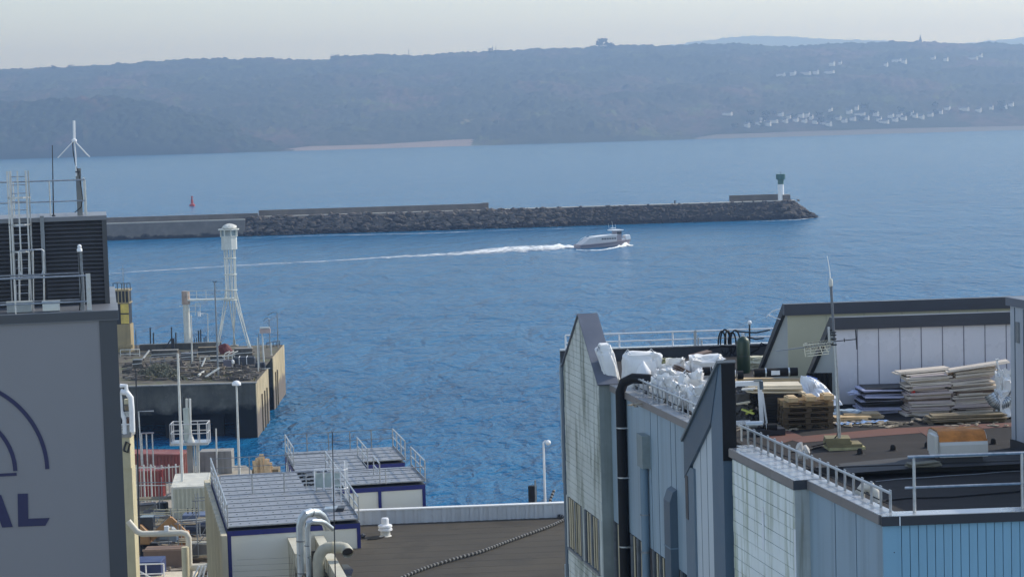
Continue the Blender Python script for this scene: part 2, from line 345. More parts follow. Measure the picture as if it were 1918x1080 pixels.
for i, (px, py, h, wd, lb) in enumerate([(1128,91,21,24,'largest round tree rising above the far skyline'), (1144,92,14,16,'lower tree beside the largest round tree on the skyline'), (628,111,11,22,'low wide tree clump on skyline above the beach'), (648,109,8,18,'second low tree clump on skyline above the beach'), (100,130,10,14,'spiky tree on skyline at far left'), (133,127,8,16,'broad tree right of the spiky one at far left'), (918,97,9,12,'tree beside the twin masts on the skyline'), (1212,88,7,18,'low round tree right of the largest skyline tree'), (1352,85,6,20,'low broad tree on skyline near middle right')]):
    far_tree(px, py + 3, 5500, h * 1.5, wd * 1.5, lb, i * 40 + 3)
rt = random.Random(31)
for i in range(22):
    px = rt.uniform(1370, 1905); py = interp([(1370,238),(1918,212)], px) - rt.uniform(-8, 22); b = on_hill(px, py, 3900); D0 = b.y
    t = thing('tree', b, 'dark rounded tree among the houses of the far shore village', 'tree', 'trees among the far shore houses'); h = rt.uniform(9, 15)
    MB().tube([b + Vector((0,0,-4)), b + Vector((0,0,h*.6))], [.5,.2], 6).build('trunk', barkm, t); cr = MB()
    for k in range(26): a = rt.uniform(0, 6.28); q = rt.random()**.5*h*.5; cr.blob(b + Vector((math.cos(a)*q, math.sin(a)*q, h*rt.uniform(.35,.95))), (h*.15,)*3, i*30+k, .5, 1, 2.2)
    cr.build('crown', leafm, t)
for i, (px, py, h, lb) in enumerate([(923,98,14,'left one of the twin masts on the far skyline'), (929,98,13,'right one of the twin masts on the far skyline'), (766,104,14,'lone thin mast on the far skyline left of centre')]):
    b = PY(px, py + 3, 5500); tag(MB().tube([b, b + Vector((0,0,h*1.5))], [1.2, .5], 6).tube([b + Vector((-2,0,h*1.1)), b + Vector((2,0,h*1.1))], .4, 6).build('mast', dark_met), lb, 'mast', 'masts on the far skyline')
b = PY(1724, 83, 5500); t = thing('church', b, 'grey church spire breaking the skyline above the village', 'church')
MB().box(b.x-4, b.x+4, b.y-4, b.y+4, b.z-10, b.z+7).build('tower', stone_ch, t)
MB().lathe(b, [(4.5,7),(.3,24)], 8).build('spire', slate, t); MB().box(b.x+4, b.x+22, b.y-5, b.y+5, b.z-10, b.z+3).build('nave', stone_ch, t)
# ================================================================== BREAKWATER, LIGHTHOUSE, BUOY, FERRY
bw_l = PZ(60, 455, 0); bw_r = PZ(1490, 410.5, 0)
BD = (bw_r - bw_l); BL = BD.length; FB = Fr((bw_l.x, bw_l.y), math.degrees(math.atan2(BD.y, BD.x)))
Ub = lambda px: FB.hv(px, 420, 0)[0]
stone_bw = M('granite_masonry', (.15,.13,.11), .9, 0, .25, .35, bump=.05, bsc=1.5, tide=1.0)
rock_m = M('dark_rock', (.095,.08,.068), .9, 0, .45, .35, bump=.08, bsc=2, patch=.6, pc=(.17,.15,.13), psc=.4, pthr=(.55,.66), tide=1.3)
rock_bk = M('wet_rock_slope', (.045,.04,.036), .9, 0, .4, .5, bump=.2, bsc=1.5, tide=1.2)
path_m = M('pale_concrete_path', (.46,.43,.38), .85, 0, .1, .5)
ZC = 5.9
t = thing('breakwater', FB.w(BL/2, 6, 0), 'long grey stone breakwater stretching across the bay', 'breakwater')
um = Ub(458)
def sect(u0_, u1_, prof, name, mat, par):              # a profile in v,z swept along u
    m = MB(FB); n = len(prof)
    m.add([(u0_, v, z) for v, z in prof] + [(u1_, v, z) for v, z in prof], [list(range(n)), list(range(n, 2*n))[::-1]] + [(i, (i+1) % n, n+(i+1) % n, n+i) for i in range(n)])
    return m.build(name, mat, par)
sect(-90, um, [(-.4,-2),(2.2,ZC-.85),(13,ZC-.85),(16,-2)], 'masonry_wall', stone_bw, t)
sect(um, BL-4, [(-.4,-2),(5.0,ZC-.25),(13,ZC-.25),(18,-2)], 'rock_slope', rock_bk, t)
m = MB(FB); G = []
for j, (k, z) in enumerate([(1.0,-2),(.62,2.2),(.33,ZC-.3),(.0,ZC-.25)]):
    G.append([(BL-4 + math.sin(math.pi*i/16)*13*k, 9 - math.cos(math.pi*i/16)*9.4*(k*.6+.4), z) for i in range(17)])
m.grid(G); m.build('round_head', rock_bk, t)
MB(FB).box(-90, um, 2.3, 4.6, ZC-.85, ZC-.55).box(um, BL+1, 5.0, 8, ZC-.25, ZC).build('path', path_m, t)
up_ = Ub(918)
MB(FB).box(-90, um+4, 4.8, 6.2, ZC-.85, 7.0).box(um+4, up_, 8.2, 9.4, ZC-.3, 7.75).build('parapet', stone_bw, t)
MB(FB).box(up_-2.2, up_, 7.9, 9.7, ZC-.2, 7.95).build('parapet_end', stone_bw, t)
ub1, ub2 = Ub(1378), Ub(1489)
MB(FB).box(ub1, ub2-2.5, 11.4, 12.6, ZC-.3, 7.75).build('parapet', stone_bw, t)
MB(FB).box(ub2-2.5, ub2, 7.2, 12.6, ZC-.3, 7.6).build('parapet_end', stone_bw, t)
mm = MB(); rr = random.Random(5)
for i in range(1900):
    u = rr.uniform(um, BL+2); q = rr.random(); v = lerp(-.6, 5.2, q); z = lerp(-.6, ZC-.1, q)
    left = u < Ub(1060)
    s = rr.uniform(.45, 1.0) * (1.05 if left else .5) * (1.2 if q > .6 else 1)
    mm.blob(FB.w(u, v, z), (s*rr.uniform(.9,1.5), s*rr.uniform(.7,1.1), s*rr.uniform(.5,.85)), i, .75, 1, 1.1)
for i in range(170):
    a = rr.uniform(0, math.pi); k = rr.uniform(.3, 1.02)
    s = rr.uniform(.5, 1.0)
    mm.blob(FB.w(BL-4 + math.sin(a)*13*k, 9 - math.cos(a)*9.4*(k*.6+.4), lerp(ZC, -.6, (k-.3)/.7)), (s*1.3, s, s*.7), i + 3000, .7, 1, 1.1)
ra = mm.build('rock_armour', rock_m); struct(ra, 'rough grey boulders armouring the breakwater slope', 'stuff')
# lighthouse
lb = PY(1463, 379, FB.w(Ub(1463), 8.4, 0).y); lb.z = ZC - .3
def zat(px, py, P): return PY(px, py, P.y).z
t = thing('lighthouse', lb, 'slim white lighthouse with green top at the breakwater end', 'lighthouse')
grn = M('green_lighthouse_paint', (.04,.13,.105), .5, 0, .1, 1)
z1, z2, z3 = zat(1463, 345, lb), zat(1463, 336, lb), zat(1463, 326, lb)
MB().lathe(lb, [(1.15,0),(1.0,.5),(.95,z1-lb.z)], 20).build('tower', white_st, t)
MB().lathe(lb, [(.97,z1-lb.z),(.97,z2-lb.z)], 20).build('green_band', grn, t)
MB().lathe(lb, [(1.45,z2-lb.z),(1.5,z2-lb.z+.1),(1.5,z3-lb.z),(1.3,z3-lb.z+.05)], 20).build('lantern', grn, t)
MB().lathe(lb, [(.08,z3-lb.z),(.08,z3-lb.z+.9)], 8).build('finial', dark_met, t)
b = FB.w(Ub(1270), 6.8, ZC); tag(MB().lathe(b, [(.3,0),(.24,.15),(.2,.8),(.3,.95),(.05,1.1)], 10).build('bollard', black_st), 'small dark bollard on the breakwater crest', 'bollard')
# buoy
b = PZ(360, 386, 0); t = thing('buoy', b, 'small red pillar buoy beyond the breakwater', 'buoy')
MB().lathe(b, [(1.2,-.6),(1.3,.3),(1.2,.9),(.5,1.1)], 16).build('float', red_p, t)
MB().lathe(b, [(.62,1.0),(.5,3.2)], 12).build('tower', red_p, t)
m = MB().lathe(b, [(.2,3.2),(.2,3.7)], 8); m.build('lantern', dark_met, t); MB().lathe(b, [(.45,3.7),(.45,4.5)], 10).build('topmark', red_p, t)
# ferry
st_ = PZ(1081, 465, 0); bw_ = PZ(1178, 459.5, 0); hd = math.atan2(bw_.y - st_.y, bw_.x - st_.x)
FF = Fr((st_.x, st_.y), math.degrees(hd)); FL = (bw_ - st_).length
hull_m = M('shaded_mauve_hull', (.30,.26,.28), .45, 0, .08, .6); hull_d = M('dark_boot_stripe', (.08,.07,.10), .5)  # mauve-grey tone carries the hull's shade in its colour
cab_m = M('grey_cabin_paint', (.55,.54,.55), .45, 0, .05, 1)
t = thing('ferry', FF.w(FL/2, 0, 0), 'small passenger ferry with white roof speeding right past the breakwater', 'boat')
secs = []
for i in range(15):
    s = i / 14; x = s * FL; hw = 2.1 * (1 - max(0, (s - .55) / .45) ** 2.2 * .96) * (.93 + .07 * min(1, s * 4)); top = lerp(.95, 1.75, s ** 1.6)
    secs.append([(x + (.25*s**6)*0, -hw*.80, -.3), (x, -hw*.92, .25), (x + .5*s**5, -hw, top), (x + .5*s**5, hw, top), (x, hw*.92, .25), (x, hw*.80, -.3)])
m = MB(FF); n = 6
m.add([p for s_ in secs for p in s_], [(i*n+k, i*n+(k+1) % n, (i+1)*n+(k+1) % n, (i+1)*n+k) for i in range(14) for k in range(n)] + [list(range(n)), [14*n+k for k in range(n)]], False)
m.build('hull', hull_m, t)
m = MB(FF)
m.add([(p[2][0], p[2][1]-.06, p[2][2]-.42) for p in secs] + [(p[2][0], p[2][1]-.06, p[2][2]-.28) for p in secs], [(i, i+1, 15+i+1, 15+i) for i in range(14)])
m.build('rubbing_strake', hull_d, t)
def px_u(px): return (px - 1081) / 97 * FL
a, b_ = px_u(1101), px_u(1150)
MB(FF).prism([(px_u(1084),-1.7,.95),(a,-1.7,2.55),(b_,-1.7,2.9),(b_,-1.7,1.2)], (0,3.4,0)).build('cabin', cab_m, t)
m = MB(FF)
for i in range(6):
    x0 = lerp(px_u(1121), px_u(1149), i / 6); m.box(x0+.08, x0+.62, -1.74, -1.69, 1.98, 2.35)
m.build('window_strip', glass_dk, t)
MB(FF).prism([(px_u(1108),-1.85,2.62),(b_+.1,-1.85,2.95),(b_+.1,-1.85,3.2),(px_u(1110),-1.85,2.86)], (0,3.7,0)).build('roof', white_st, t, bevel=.08)
MB(FF).box(px_u(1151), px_u(1160), -1.3, 1.3, 1.3, 4.1).build('wheelhouse', hull_m, t)
MB(FF).box(px_u(1151.5), px_u(1160.3), -1.33, 1.33, 3.2, 3.8).build('wheelhouse_window', glass_dk, t)
MB(FF).box(px_u(1144), px_u(1163), -1.7, 1.7, 4.1, 4.32).build('wheelhouse_roof', white_st, t, bevel=.06)
m = MB(FF).tube([(px_u(1149),0,4.3),(px_u(1147),0,6.6)], .035).tube([(px_u(1146),-.9,5.2),(px_u(1150),.9,5.2)], .05).tube([(px_u(1142),0,4.3),(px_u(1140),0,6.0)], .025).tube([(px_u(1154),0,4.3),(px_u(1153),0,5.8)], .025)
m.build('mast', white_st, t); MB(FF).obox((px_u(1149),0,4.75), (1.5,.2,.18)).build('radar', white_st, t)
MB(FF).box(px_u(1162), px_u(1168), -.9, .9, 1.5, 2.0).build('bow_locker', white_st, t, bevel=.1)
MB(FF).obox((px_u(1173.5),0,2.2), (1.5,1.9,1.25), ry=-.15).build('bow_boarding_box', white_st, t, bevel=.2)
m = MB(FF)
for s in (-1.6, 1.6):
    m.tube([(px_u(1086),s,1.0),(px_u(1094),s,2.3),(px_u(1104),s,2.9)], .05)
    for q in (1088, 1092, 1096, 1100): m.tube([(px_u(q),s,1.0),(px_u(q),s,1.0+(q-1084)*.085)], .035)
m.build('stern_rail', white_st, t)
def foam_mat(name, cov, alpha=1.0, sc_=.6):
    mt = bpy.data.materials.new(name); mt.use_nodes = True; nt = mt.node_tree; N = nt.nodes; L = nt.links
    b = N['Principled BSDF']; b.inputs['Base Color'].default_value = (.85,.88,.9,1); b.inputs['Roughness'].default_value = .8
    tc = N.new('ShaderNodeTexCoord'); mp = N.new('ShaderNodeMapping'); mp.inputs['Scale'].default_value = (.6,1.0,1); L.new(tc.outputs['Object'], mp.inputs[0])
    n = N.new('ShaderNodeTexNoise'); n.inputs['Scale'].default_value = sc_; n.inputs['Detail'].default_value = 7; n.inputs['Roughness'].default_value = .7; L.new(mp.outputs[0], n.inputs['Vector'])
    at = N.new('ShaderNodeAttribute'); at.attribute_name = 'cover'
    ad = N.new('ShaderNodeMath'); ad.operation = 'ADD'; L.new(n.outputs['Fac'], ad.inputs[0]); L.new(at.outputs['Fac'], ad.inputs[1])
    r_ = N.new('ShaderNodeMapRange'); L.new(ad.outputs[0], r_.inputs[0]); r_.inputs[1].default_value = cov; r_.inputs[2].default_value = cov + .22; r_.inputs[4].default_value = alpha
    L.new(r_.outputs[0], b.inputs['Alpha']); return mt
def foam_strip(name, line, cover, mat, hgt, label, seg=90, rows=9):
    # line: (px, py, half width in m); cover along the strip
    G = []; C = []
    for j in range(rows):
        s = j / (rows - 1) * 2 - 1; row = []
        for i in range(seg + 1):
            px = lerp(line[0][0], line[-1][0], i / seg)
            py = interp([(a, b) for a, b, c in line], px); hw = interp([(a, c) for a, b, c in line], px)
            p = PZ(px, py, 0); p.y += s * hw
            e = (1 - s * s)
            hh = interp(hgt, px); p.z = .04 + e * hh * (.35 + .9 * abs(noise.noise(p * .35)) + .5 * noise.noise(p * .9))
            p.z = max(p.z, .03); row.append(p); C.append(interp(cover, px) + .25 * e - .2)
        G.append(row)
    o = MB().grid(G).build(name, mat, fix=False)
    at = o.data.attributes.new('cover', 'FLOAT', 'POINT'); at.data.foreach_set('value', C)
    return struct(o, label, 'stuff')
foam_strip('wake_foam', [(640,487,5),(740,481,7),(800,478,9),(850,475.5,11),(905,471.5,14),(960,467,17),(1010,465.5,16),(1040,463.5,11),(1062,463,5),(1086,464,2.2)], [(640,-.03),(740,.03),(860,.06),(910,.12),(1000,.12),(1086,.3)], foam_mat('white_wake_foam', .5), [(640,.03),(740,.05),(880,.1),(920,.4),(1030,.55),(1046,1.0),(1062,.6),(1086,.35)], 'white churned wake foam trailing behind the ferry', 150, 13)
foam_strip('wake_streak', [(200,513,3),(330,504,4),(480,495.5,5),(620,488.5,4),(745,481,3)], [(200,.10),(745,.12)], foam_mat('pale_wake_streak', .5, .35, .25), [(200,.03),(745,.05)], 'faint pale streak of the old wake across the water')
foam_strip('wake_streak', [(440,447,4),(600,441,4),(700,439.5,5),(800,437,5),(950,431,4),(1060,428,4),(1130,426,3)], [(440,.02),(700,.1),(1130,.02)], foam_mat('pale_swell_streak', .5, .3, .2), [(440,.03),(1130,.05)], 'faint pale swell line just off the breakwater rocks')
foam_strip('bow_foam', [(1079,467.5,.9),(1100,469.5,.8),(1125,468.5,.8),(1145,465.5,1.0),(1160,462.5,1.4),(1174,460.5,1.8),(1186,459.5,.9)], [(1079,.2),(1186,.3)], foam_mat('bow_wave_foam', .45), [(1079,.1),(1150,.3),(1174,1.1),(1186,.1)], 'white bow wave along the hull of the ferry', 60, 7)
foam_strip('shore_foam', [(1395,416,1),(1440,414,1.6),(1490,412,2),(1525,408,1.8),(1560,405.5,1)], [(1395,0),(1500,.12),(1560,-.02)], foam_mat('shore_wash_foam', .5, .8, .5), [(1395,.03),(1560,.05)], 'white wash breaking round the end of the breakwater')
# ================================================================== OLD PIER
def rail_parts(t, pts, h, mat, pr=.025, rr_=.022, mids=(.5,), sp=1.5, ends=True, n=6, toe=0):
    P = [Vector(p) for p in pts]
    for a, b in zip(P, P[1:]):
        k = max(1, round((b - a).length / sp))
        for i in range(k + (1 if b is P[-1] else 0)):
            q = a.lerp(b, i / k); MB().cyl(q, q + Vector((0,0,h)), pr, n=n).build('post', mat, t)
    MB().tube([p + Vector((0,0,h)) for p in P], rr_, n).build('top_rail', mat, t)
    for f in mids: MB().tube([p + Vector((0,0,h*f)) for p in P], rr_ * .85, n).build('mid_rail', mat, t)
    if toe: MB().bar(P[0] + Vector((0,0,toe*.5+.01)), P[-1] + Vector((0,0,toe*.5+.01)), .02, toe).build('toe_board', mat, t)
    return t
def railing(pts, h, label, mat, group=None, **k):
    t = thing('railing', pts[0], label, 'railing', group); return rail_parts(t, pts, h, mat, **k)
c1 = PZ(483, 819, 0); ZP = PY(483, 717, c1.y).z
c1b = PZ(505, 786, 0); c2 = PZ(514, 767, 0); c2b = PZ(529, 748, 0)
FP = Fr((c1.x, c1.y), 1.0)
d1 = FP.loc(c1b); d2 = FP.loc(c2); d3 = FP.loc(c2b)
L1, V2, V3 = d1[1], d2[1], d3[1] + 6
t = thing('pier', FP.w(-10, 5, 0), 'old dark concrete pier block standing in the water, weeds on top', 'pier')
MB(FP).box(-40, 0, 0, L1, 2.7, ZP).box(-40, -2.2, L1, V2, 2.7, ZP-.02).build('deck', conc_dk, t)
MB(FP).box(-2.4, 0-.003, .003, L1-.003, -3, 2.698).build('end_wall', conc_dk, t)
for u in range(-40, -3, 5): MB(FP).box(u, u+1.2, 2.0, 3.2, -3, 2.698).build('support_column', black_rub, t)  # black finish paints the deep shade under the deck
MB(FP).box(-40, -2.4, L1-1.2, L1-.6, -3, 2.697).build('back_wall', black_rub, t)  # also black, shade of the void put into the colour
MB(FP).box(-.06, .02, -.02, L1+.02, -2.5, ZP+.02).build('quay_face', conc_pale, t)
MB(FP).box(-40, .1, -.15, .5, ZP, ZP+.12).build('edge_kerb', concrete, t)
MB(FP).box(-40, d2[0], V2, V3, -3, ZP+.25).build('rear_block', conc_dk, t)
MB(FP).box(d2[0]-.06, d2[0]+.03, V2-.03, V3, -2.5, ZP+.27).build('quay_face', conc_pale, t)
for v in (5.2, 8.1, 10.7): MB(FP).box(.03, .16, v, v+.25, -1, ZP-1.8).build('fender', timber_old, t)
for v in (2, 4.3): MB(FP).box(d2[0]+.04, d2[0]+.16, V2+v, V2+v+.25, -1, ZP-1.6).build('fender', timber_old, t)
MB(FP).box(-2.0, -1.6, L1+.1, V2-.1, .2, ZP).box(-1.3,-.9, L1+.1, V2-.1, .2, 3.4).build('recess_steps', black_st, t)  # stepped near-black blocks filling the recess
DK = lambda px, py: PZ(px, py, ZP)
deck_dirt = M('weedy_deck_soil', (.105,.09,.065), .95, 0, .5, .6, bump=.05, patch=.7, pc=(.09,.10,.035), psc=.5, pthr=(.5,.62))
rows = []
for j in range(24):
    rows.append([FP.w(lerp(-39, -.5, i/60), lerp(.6, V3-.4, j/23), ZP + .26*(j > 13) + .02 + .10*abs(noise.noise(Vector((i*.6, j*.8, 1))))) for i in range(61)])
struct(MB().grid(rows).build('pier_soil', deck_dirt, fix=False), 'weedy brown soil and litter on top of the old pier', 'stuff')
m = MB(); rr = random.Random(11)
for i in range(1500):
    px = rr.choice([rr.uniform(262, 300), rr.uniform(380, 478), rr.uniform(240, 480)]); py = rr.uniform(694, 713)
    b = DK(px, py); h = rr.uniform(.1, .45); a = rr.uniform(0, 3.1); dx, dy = math.cos(a)*.06, math.sin(a)*.06
    m.add([b + Vector((-dx,-dy,0)), b + Vector((dx,dy,0)), b + Vector((rr.uniform(-.2,.2), rr.uniform(-.2,.2), h))], [(0,1,2)])
struct(m.build('weeds', M('dry_grass', (.16,.15,.05), .9, 0, .3, 3), fix=False), 'tufts of dry grass along the front edge of the pier', 'stuff')
bush_m = M('grey_green_leaves', (.115,.12,.085), .9, 0, .4, 2); twig = M('twig_bark', (.10,.085,.06), .9)
def bush(px, py, wd, h, label, seed, nl=650):
    b = DK(px, py); t = thing('bush', b, label, 'bush'); r_ = random.Random(seed); st = MB(); lf = MB()
    for k in range(16):
        a = r_.uniform(0, 6.28); q = b + Vector((math.cos(a)*wd*.4*r_.random(), math.sin(a)*wd*.3*r_.random(), h*r_.uniform(.5,.95))); st.tube([b, b.lerp(q, .5) + Vector((0,0,.1)), q], [.035,.025,.01], 5)
    for k in range(nl):
        a = r_.uniform(0, 6.28); q = r_.random() ** .5; z = r_.uniform(.05, 1); rad = wd/2*q*math.sqrt(max(0.05, 1-(z*.85)**2))
        c = b + Vector((math.cos(a)*rad, math.sin(a)*rad*.8, h*z*(.75 + .25*noise.noise(Vector((math.cos(a)*2, math.sin(a)*2, seed)))))); s = r_.uniform(.08, .2); d = Vector((r_.uniform(-1,1), r_.uniform(-1,1), r_.uniform(-1,1))).normalized(); e = d.orthogonal().normalized()
        lf.add([c - d*s, c + e*s*.5, c + d*s, c - e*s*.5], [(0,1,2,3)])
    st.build('stem', twig, t); lf.build('foliage', bush_m, t, fix=False)
bush(300, 703, 3.4, 1.6, 'larger grey green bush growing on the pier deck', 1, 900); bush(318, 710, 2.8, 1.2, 'bush at the front edge of the pier deck, right of the larger bush', 2, 700); bush(272, 706, 2.2, 1.0, 'low bush near the left end of the pier deck', 3, 500); bush(338, 712, 1.6, .6, 'smallest low bush on the pier deck', 4, 300)
# watch tower
tb = DK(434, 655); tw = thing('watch_tower', tb, 'tall white steel watch tower with small cabin on splayed tube legs', 'tower')
tz = lambda py: PY(432, py, tb.y).z
tx = PY(431, 500, tb.y).x
zc0, zc1, zw, zr = tz(467), tz(443), tz(430.5), tz(428)
cen = Vector((tx, tb.y, 0))
def oct_(r, z): return [cen + Vector((r*math.cos(math.pi/8+k*math.pi/4), r*math.sin(math.pi/8+k*math.pi/4), z)) for k in range(8)]
wt = M('tower_white_paint', (.62,.64,.60), .55, 0, .1, 2, streak=.4, sk=(.35,.33,.28))
cb = MB().prism(oct_(.98, zc0), (0,0,zc1-zc0)).build('cabin', wt, tw)
m = MB()
for k in range(8):
    p, q = oct_(1.02, zc1)[k], oct_(1.02, zc1)[(k+1) % 8]; m.bar(p, p + Vector((0,0,zw-zc1)), .14)
m.prism(oct_(1.06, zc1-.02), (0,0,.12)); m.build('window_frame', wt, cb)
MB().prism(oct_(.9, zc1+.1), (0,0,zw-zc1-.12)).build('window', M('pale_tower_glass', (.25,.32,.34), .1, 0, .3, 2, spec=.8), cb)
MB().prism(oct_(1.32, zw), (0,0,.14)).build('roof', wt, tw)
MB().blob((tx+.1, tb.y, zr+.1), (.9,.9,.5), 3, .15, 2, flat=-.1).build('roof_dome', white_old, tw)
zj = tz(560)
feet = [DK(404, 658), DK(437, 652), DK(468, 656)]
feet[0].y = feet[2].y = tb.y - .8; feet[1].y = tb.y + 3
for k in range(9):
    a = 2*math.pi*k/9; p = cen + Vector((.68*math.cos(a), .68*math.sin(a), 0)); q = p.copy(); p.z = zc0; q.z = zj
    q2 = cen + Vector((.62*math.cos(a), .62*math.sin(a), zj))
    MB().tube([p, q2], .06, 6).build('upper_leg', wt, tw)
    fo = min(feet, key=lambda g: (Vector((g.x, g.y, 0)) - q).length)
for i, fo in enumerate(feet):
    for k in (-1, 0, 1):
        a = [math.pi*1.02, math.pi*.45, 0][i] + k*.75; p = cen + Vector((.62*math.cos(a), .62*math.sin(a), zj + .9*(k == 0)))
        MB().tube([p, fo + Vector((k*.16, 0, 0))], .07, 6).build('splayed_leg', wt, tw)
    MB().obox(fo + Vector((0,0,.15)), (.9,.9,.3)).build('foot_block', concrete, tw)
for z in (zj-.1, zj+1.1, zj+3, zj+5): MB().tube([cen + Vector((.75*math.cos(a*.5236), .75*math.sin(a*.5236), z)) for a in range(13)], .06, 5).build('ring_brace', wt, tw)
x0, x1 = PY(352, 560, tb.y).x, PY(440, 556, tb.y).x; zp, zq = tz(559), tz(543)
MB().box(x0, x1, tb.y-.5, tb.y+.5, zp-.12, zp+.05).build('walkway', wt, tw)
gp = rail_parts(tw, [(x0, tb.y-.5, zp+.05), (x1, tb.y-.5, zp+.05)], zq-zp, wt, .035, .04, (.5,), 1.1)
# mooring post beside the tower
pb = DK(354, 656); pb.y = tb.y
t = thing('signal_post', pb, 'thick white post with rusty head and small gallery left of the tower', 'post')
zt = PY(351, 545, tb.y).z
MB().lathe(pb, [(.42,0),(.40,zt-pb.z-1.6)], 14).build('column', wt, t); MB().lathe(pb, [(.5,zt-pb.z-1.6),(.5,zt-pb.z)], 14).build('head', M('rust_stained_paint', (.40,.31,.26), .8, 0, .3, 2), t)
m = MB()
for z, a in ((573,(336,376)), (583,(344,376))):
    zz = PY(351, z, tb.y).z; m.bar(PY(a[0], z, tb.y-.5), PY(a[1], z, tb.y-.5), .08)
for q in (366, 375): m.bar(PY(q, 568, tb.y-.5), PY(q, 590, tb.y-.5), .07)
m.bar(PY(366, 569, tb.y-.5), PY(376, 569, tb.y-.5), .07); m.build('gallery_rail', wt, t)
MB().obox(PY(373, 588, tb.y-.5), (.35,.3,.5)).build('lamp', white_st, t)
# thin posts
thin = [(255,617,662,.05,'n'),(282,613,658,.09,'n'),(288,623,658,.09,'n'),(330,622,658,.09,'n'),(348.5,622,655,.07,'n'),(365,633,655,.05,'n'),(369,632,655,.05,'n'),(372.5,619,654,.09,'n'),(376.5,617,654,.09,'n'),(383,632,654,.07,'n'),(386.5,629,654,.07,'n'),(322,612,660,.09,'b')]
for i, (px, a, b, r_, k) in enumerate(thin):
    p = DK(px, b + 2); q = PY(px - .8, a, p.y); m = MB().cyl(p, q, r_, n=6)
    if k == 'b': m.bar(PY(307, 655, p.y), PY(321, 634, p.y), .14).bar(PY(324, 633, p.y), PY(325, 657, p.y), .32)
    m.lathe(p, [(r_*1.6,0),(r_*1.6,.12)], 8)
    tag(m.build('steel_post', black_st), 'thin dark steel post at the back of the pier, %s from the left' % ORD[sorted(x[0] for x in thin).index(px)], 'post', 'thin dark posts along the back of the pier')
def pole(px0, py0, px1, py1, y, z0, r_, label, mat=galv, name='pole', head=None, cat='pole', base=True):
    p = PY(px1, py1, y); q = PY(px0, py0, y)
    if z0 is not None: p = Vector((p.x, y, z0))
    t = thing(name, p, label, cat)
    MB().tube([p, p.lerp(q, .5), q], [r_*1.15, r_, r_*.8], 8).build('shaft', mat, t)
    if base: MB().lathe(p, [(r_*2.4,0),(r_*2.4,.04),(r_*1.3,.06)], 10).build('base_plate', mat, t)
    if head: head(t, q)
    return t
yb = DK(409, 706).y
pole(402, 528, 409, 706, yb, ZP, .09, 'tall thin grey pole on front of pier before the tower', galv_d, head=lambda t, q: MB().tube([q+Vector((-.25,0,.1)), q+Vector((0,0,-.05)), q+Vector((.25,0,.1))], .05, 6).build('antenna_fork', black_st, t))
pole(358, 590, 360, 682, DK(360, 682).y, ZP, .08, 'white pole beside the thick signal post on the pier', white_old)
pole(389, 588, 390, 653, tb.y, ZP, .05, 'slim lamp pole with short white arm on the pier', white_old, 'lamp_pole', lambda t, q: (MB().tube([q, q+Vector((-.35,0,.12)), q+Vector((-.6,0,.1))], .04, 6).build('arm', white_old, t), MB().obox(q+Vector((-.75,0,.08)), (.4,.2,.12)).build('lamp', white_st, t)), 'lamp')
yf = DK(495, 690).y
pole(491, 622, 495, 690, yf, ZP, .09, 'floodlight pole with boxed lamps at the right end of pier', white_old, 'floodlight_pole', lambda t, q: (MB().obox(q+Vector((.35,0,.15)), (1.2,.35,.5)).build('lamp_box', M('rusty_white_lamp', (.5,.38,.34), .7), t), MB().obox(q+Vector((.3,0,.5)), (1.1,.4,.12)).build('hood', white_old, t)), 'lamp')
pole(482, 632, 484, 697, DK(484, 697).y, ZP, .06, 'bare thin post left of the floodlight pole', white_old)
pole(484.5, 624, 486, 695, DK(486, 695).y + .3, ZP, .06, 'bare thin grey post directly beside the floodlight pole', galv_d)
pole(519, 585, 521, 653, DK(521, 655).y, ZP+.25, .06, 'far right thin pole with bent arm at pier end', galv_d, head=lambda t, q: MB().tube([q, q+Vector((-.5,0,.05)), q+Vector((-1.2,0,-.3))], .045, 6).build('arm', galv_d, t))
pole(504, 598, 506, 655, DK(506, 657).y, ZP+.25, .05, 'thin hooked pole left of the far right pole', galv_d, head=lambda t, q: MB().tube([q, q+Vector((-.1,0,.2)), q+Vector((-.5,0,.1)), q+Vector((-.7,0,-.2))], .045, 6).build('hook', galv_d, t))
pole(507.5, 642, 508.5, 667, DK(508.5, 669).y, ZP+.25, .08, 'short stout post on the rear block of the pier', white_old)
# deck clutter
b = DK(422, 667); t = thing('winch', b, 'dark red covered winch on the pier under the tower', 'winch')
MB().blob(b + Vector((0,0,.7)), (.75,.6,.85), 4, .5, 2, flat=-.7).build('cover', M('dark_red_canvas', (.13,.03,.028), .8, 0, .2, 3), t); MB().obox(b + Vector((0,0,.08)), (1.5,1.2,.16)).build('bed', black_st, t)
b = DK(430, 690); t = thing('pipe_stand', b, 'white bent pipe frame with valve standing before the tower', 'pipework')
for dx in (-.55, -.1, .35): MB().tube([b+Vector((dx,0,0)), b+Vector((dx,0,1.5)), b+Vector((dx+.12,0,1.75)), b+Vector((dx+.6,.5,1.9))], .06, 6).build('pipe', white_old, t)
MB().tube([b+Vector((-.75,0,1.35)), b+Vector((.7,0,1.62))], .06, 6).tube([b+Vector((-1.2,0,.85)), b+Vector((.4,0,.9))], .05, 6).build('cross_pipe', white_old, t); MB().lathe(b+Vector((.42,-.1,.5)), [(.05,0),(.17,.1),(.17,.4),(.05,.5)], 10).build('valve', white_st, t); MB().obox(b+Vector((-.2,.1,.5)), (.9,.6,1.0)).build('cabinet', M('dull_violet_grey', (.13,.12,.15), .7), t)
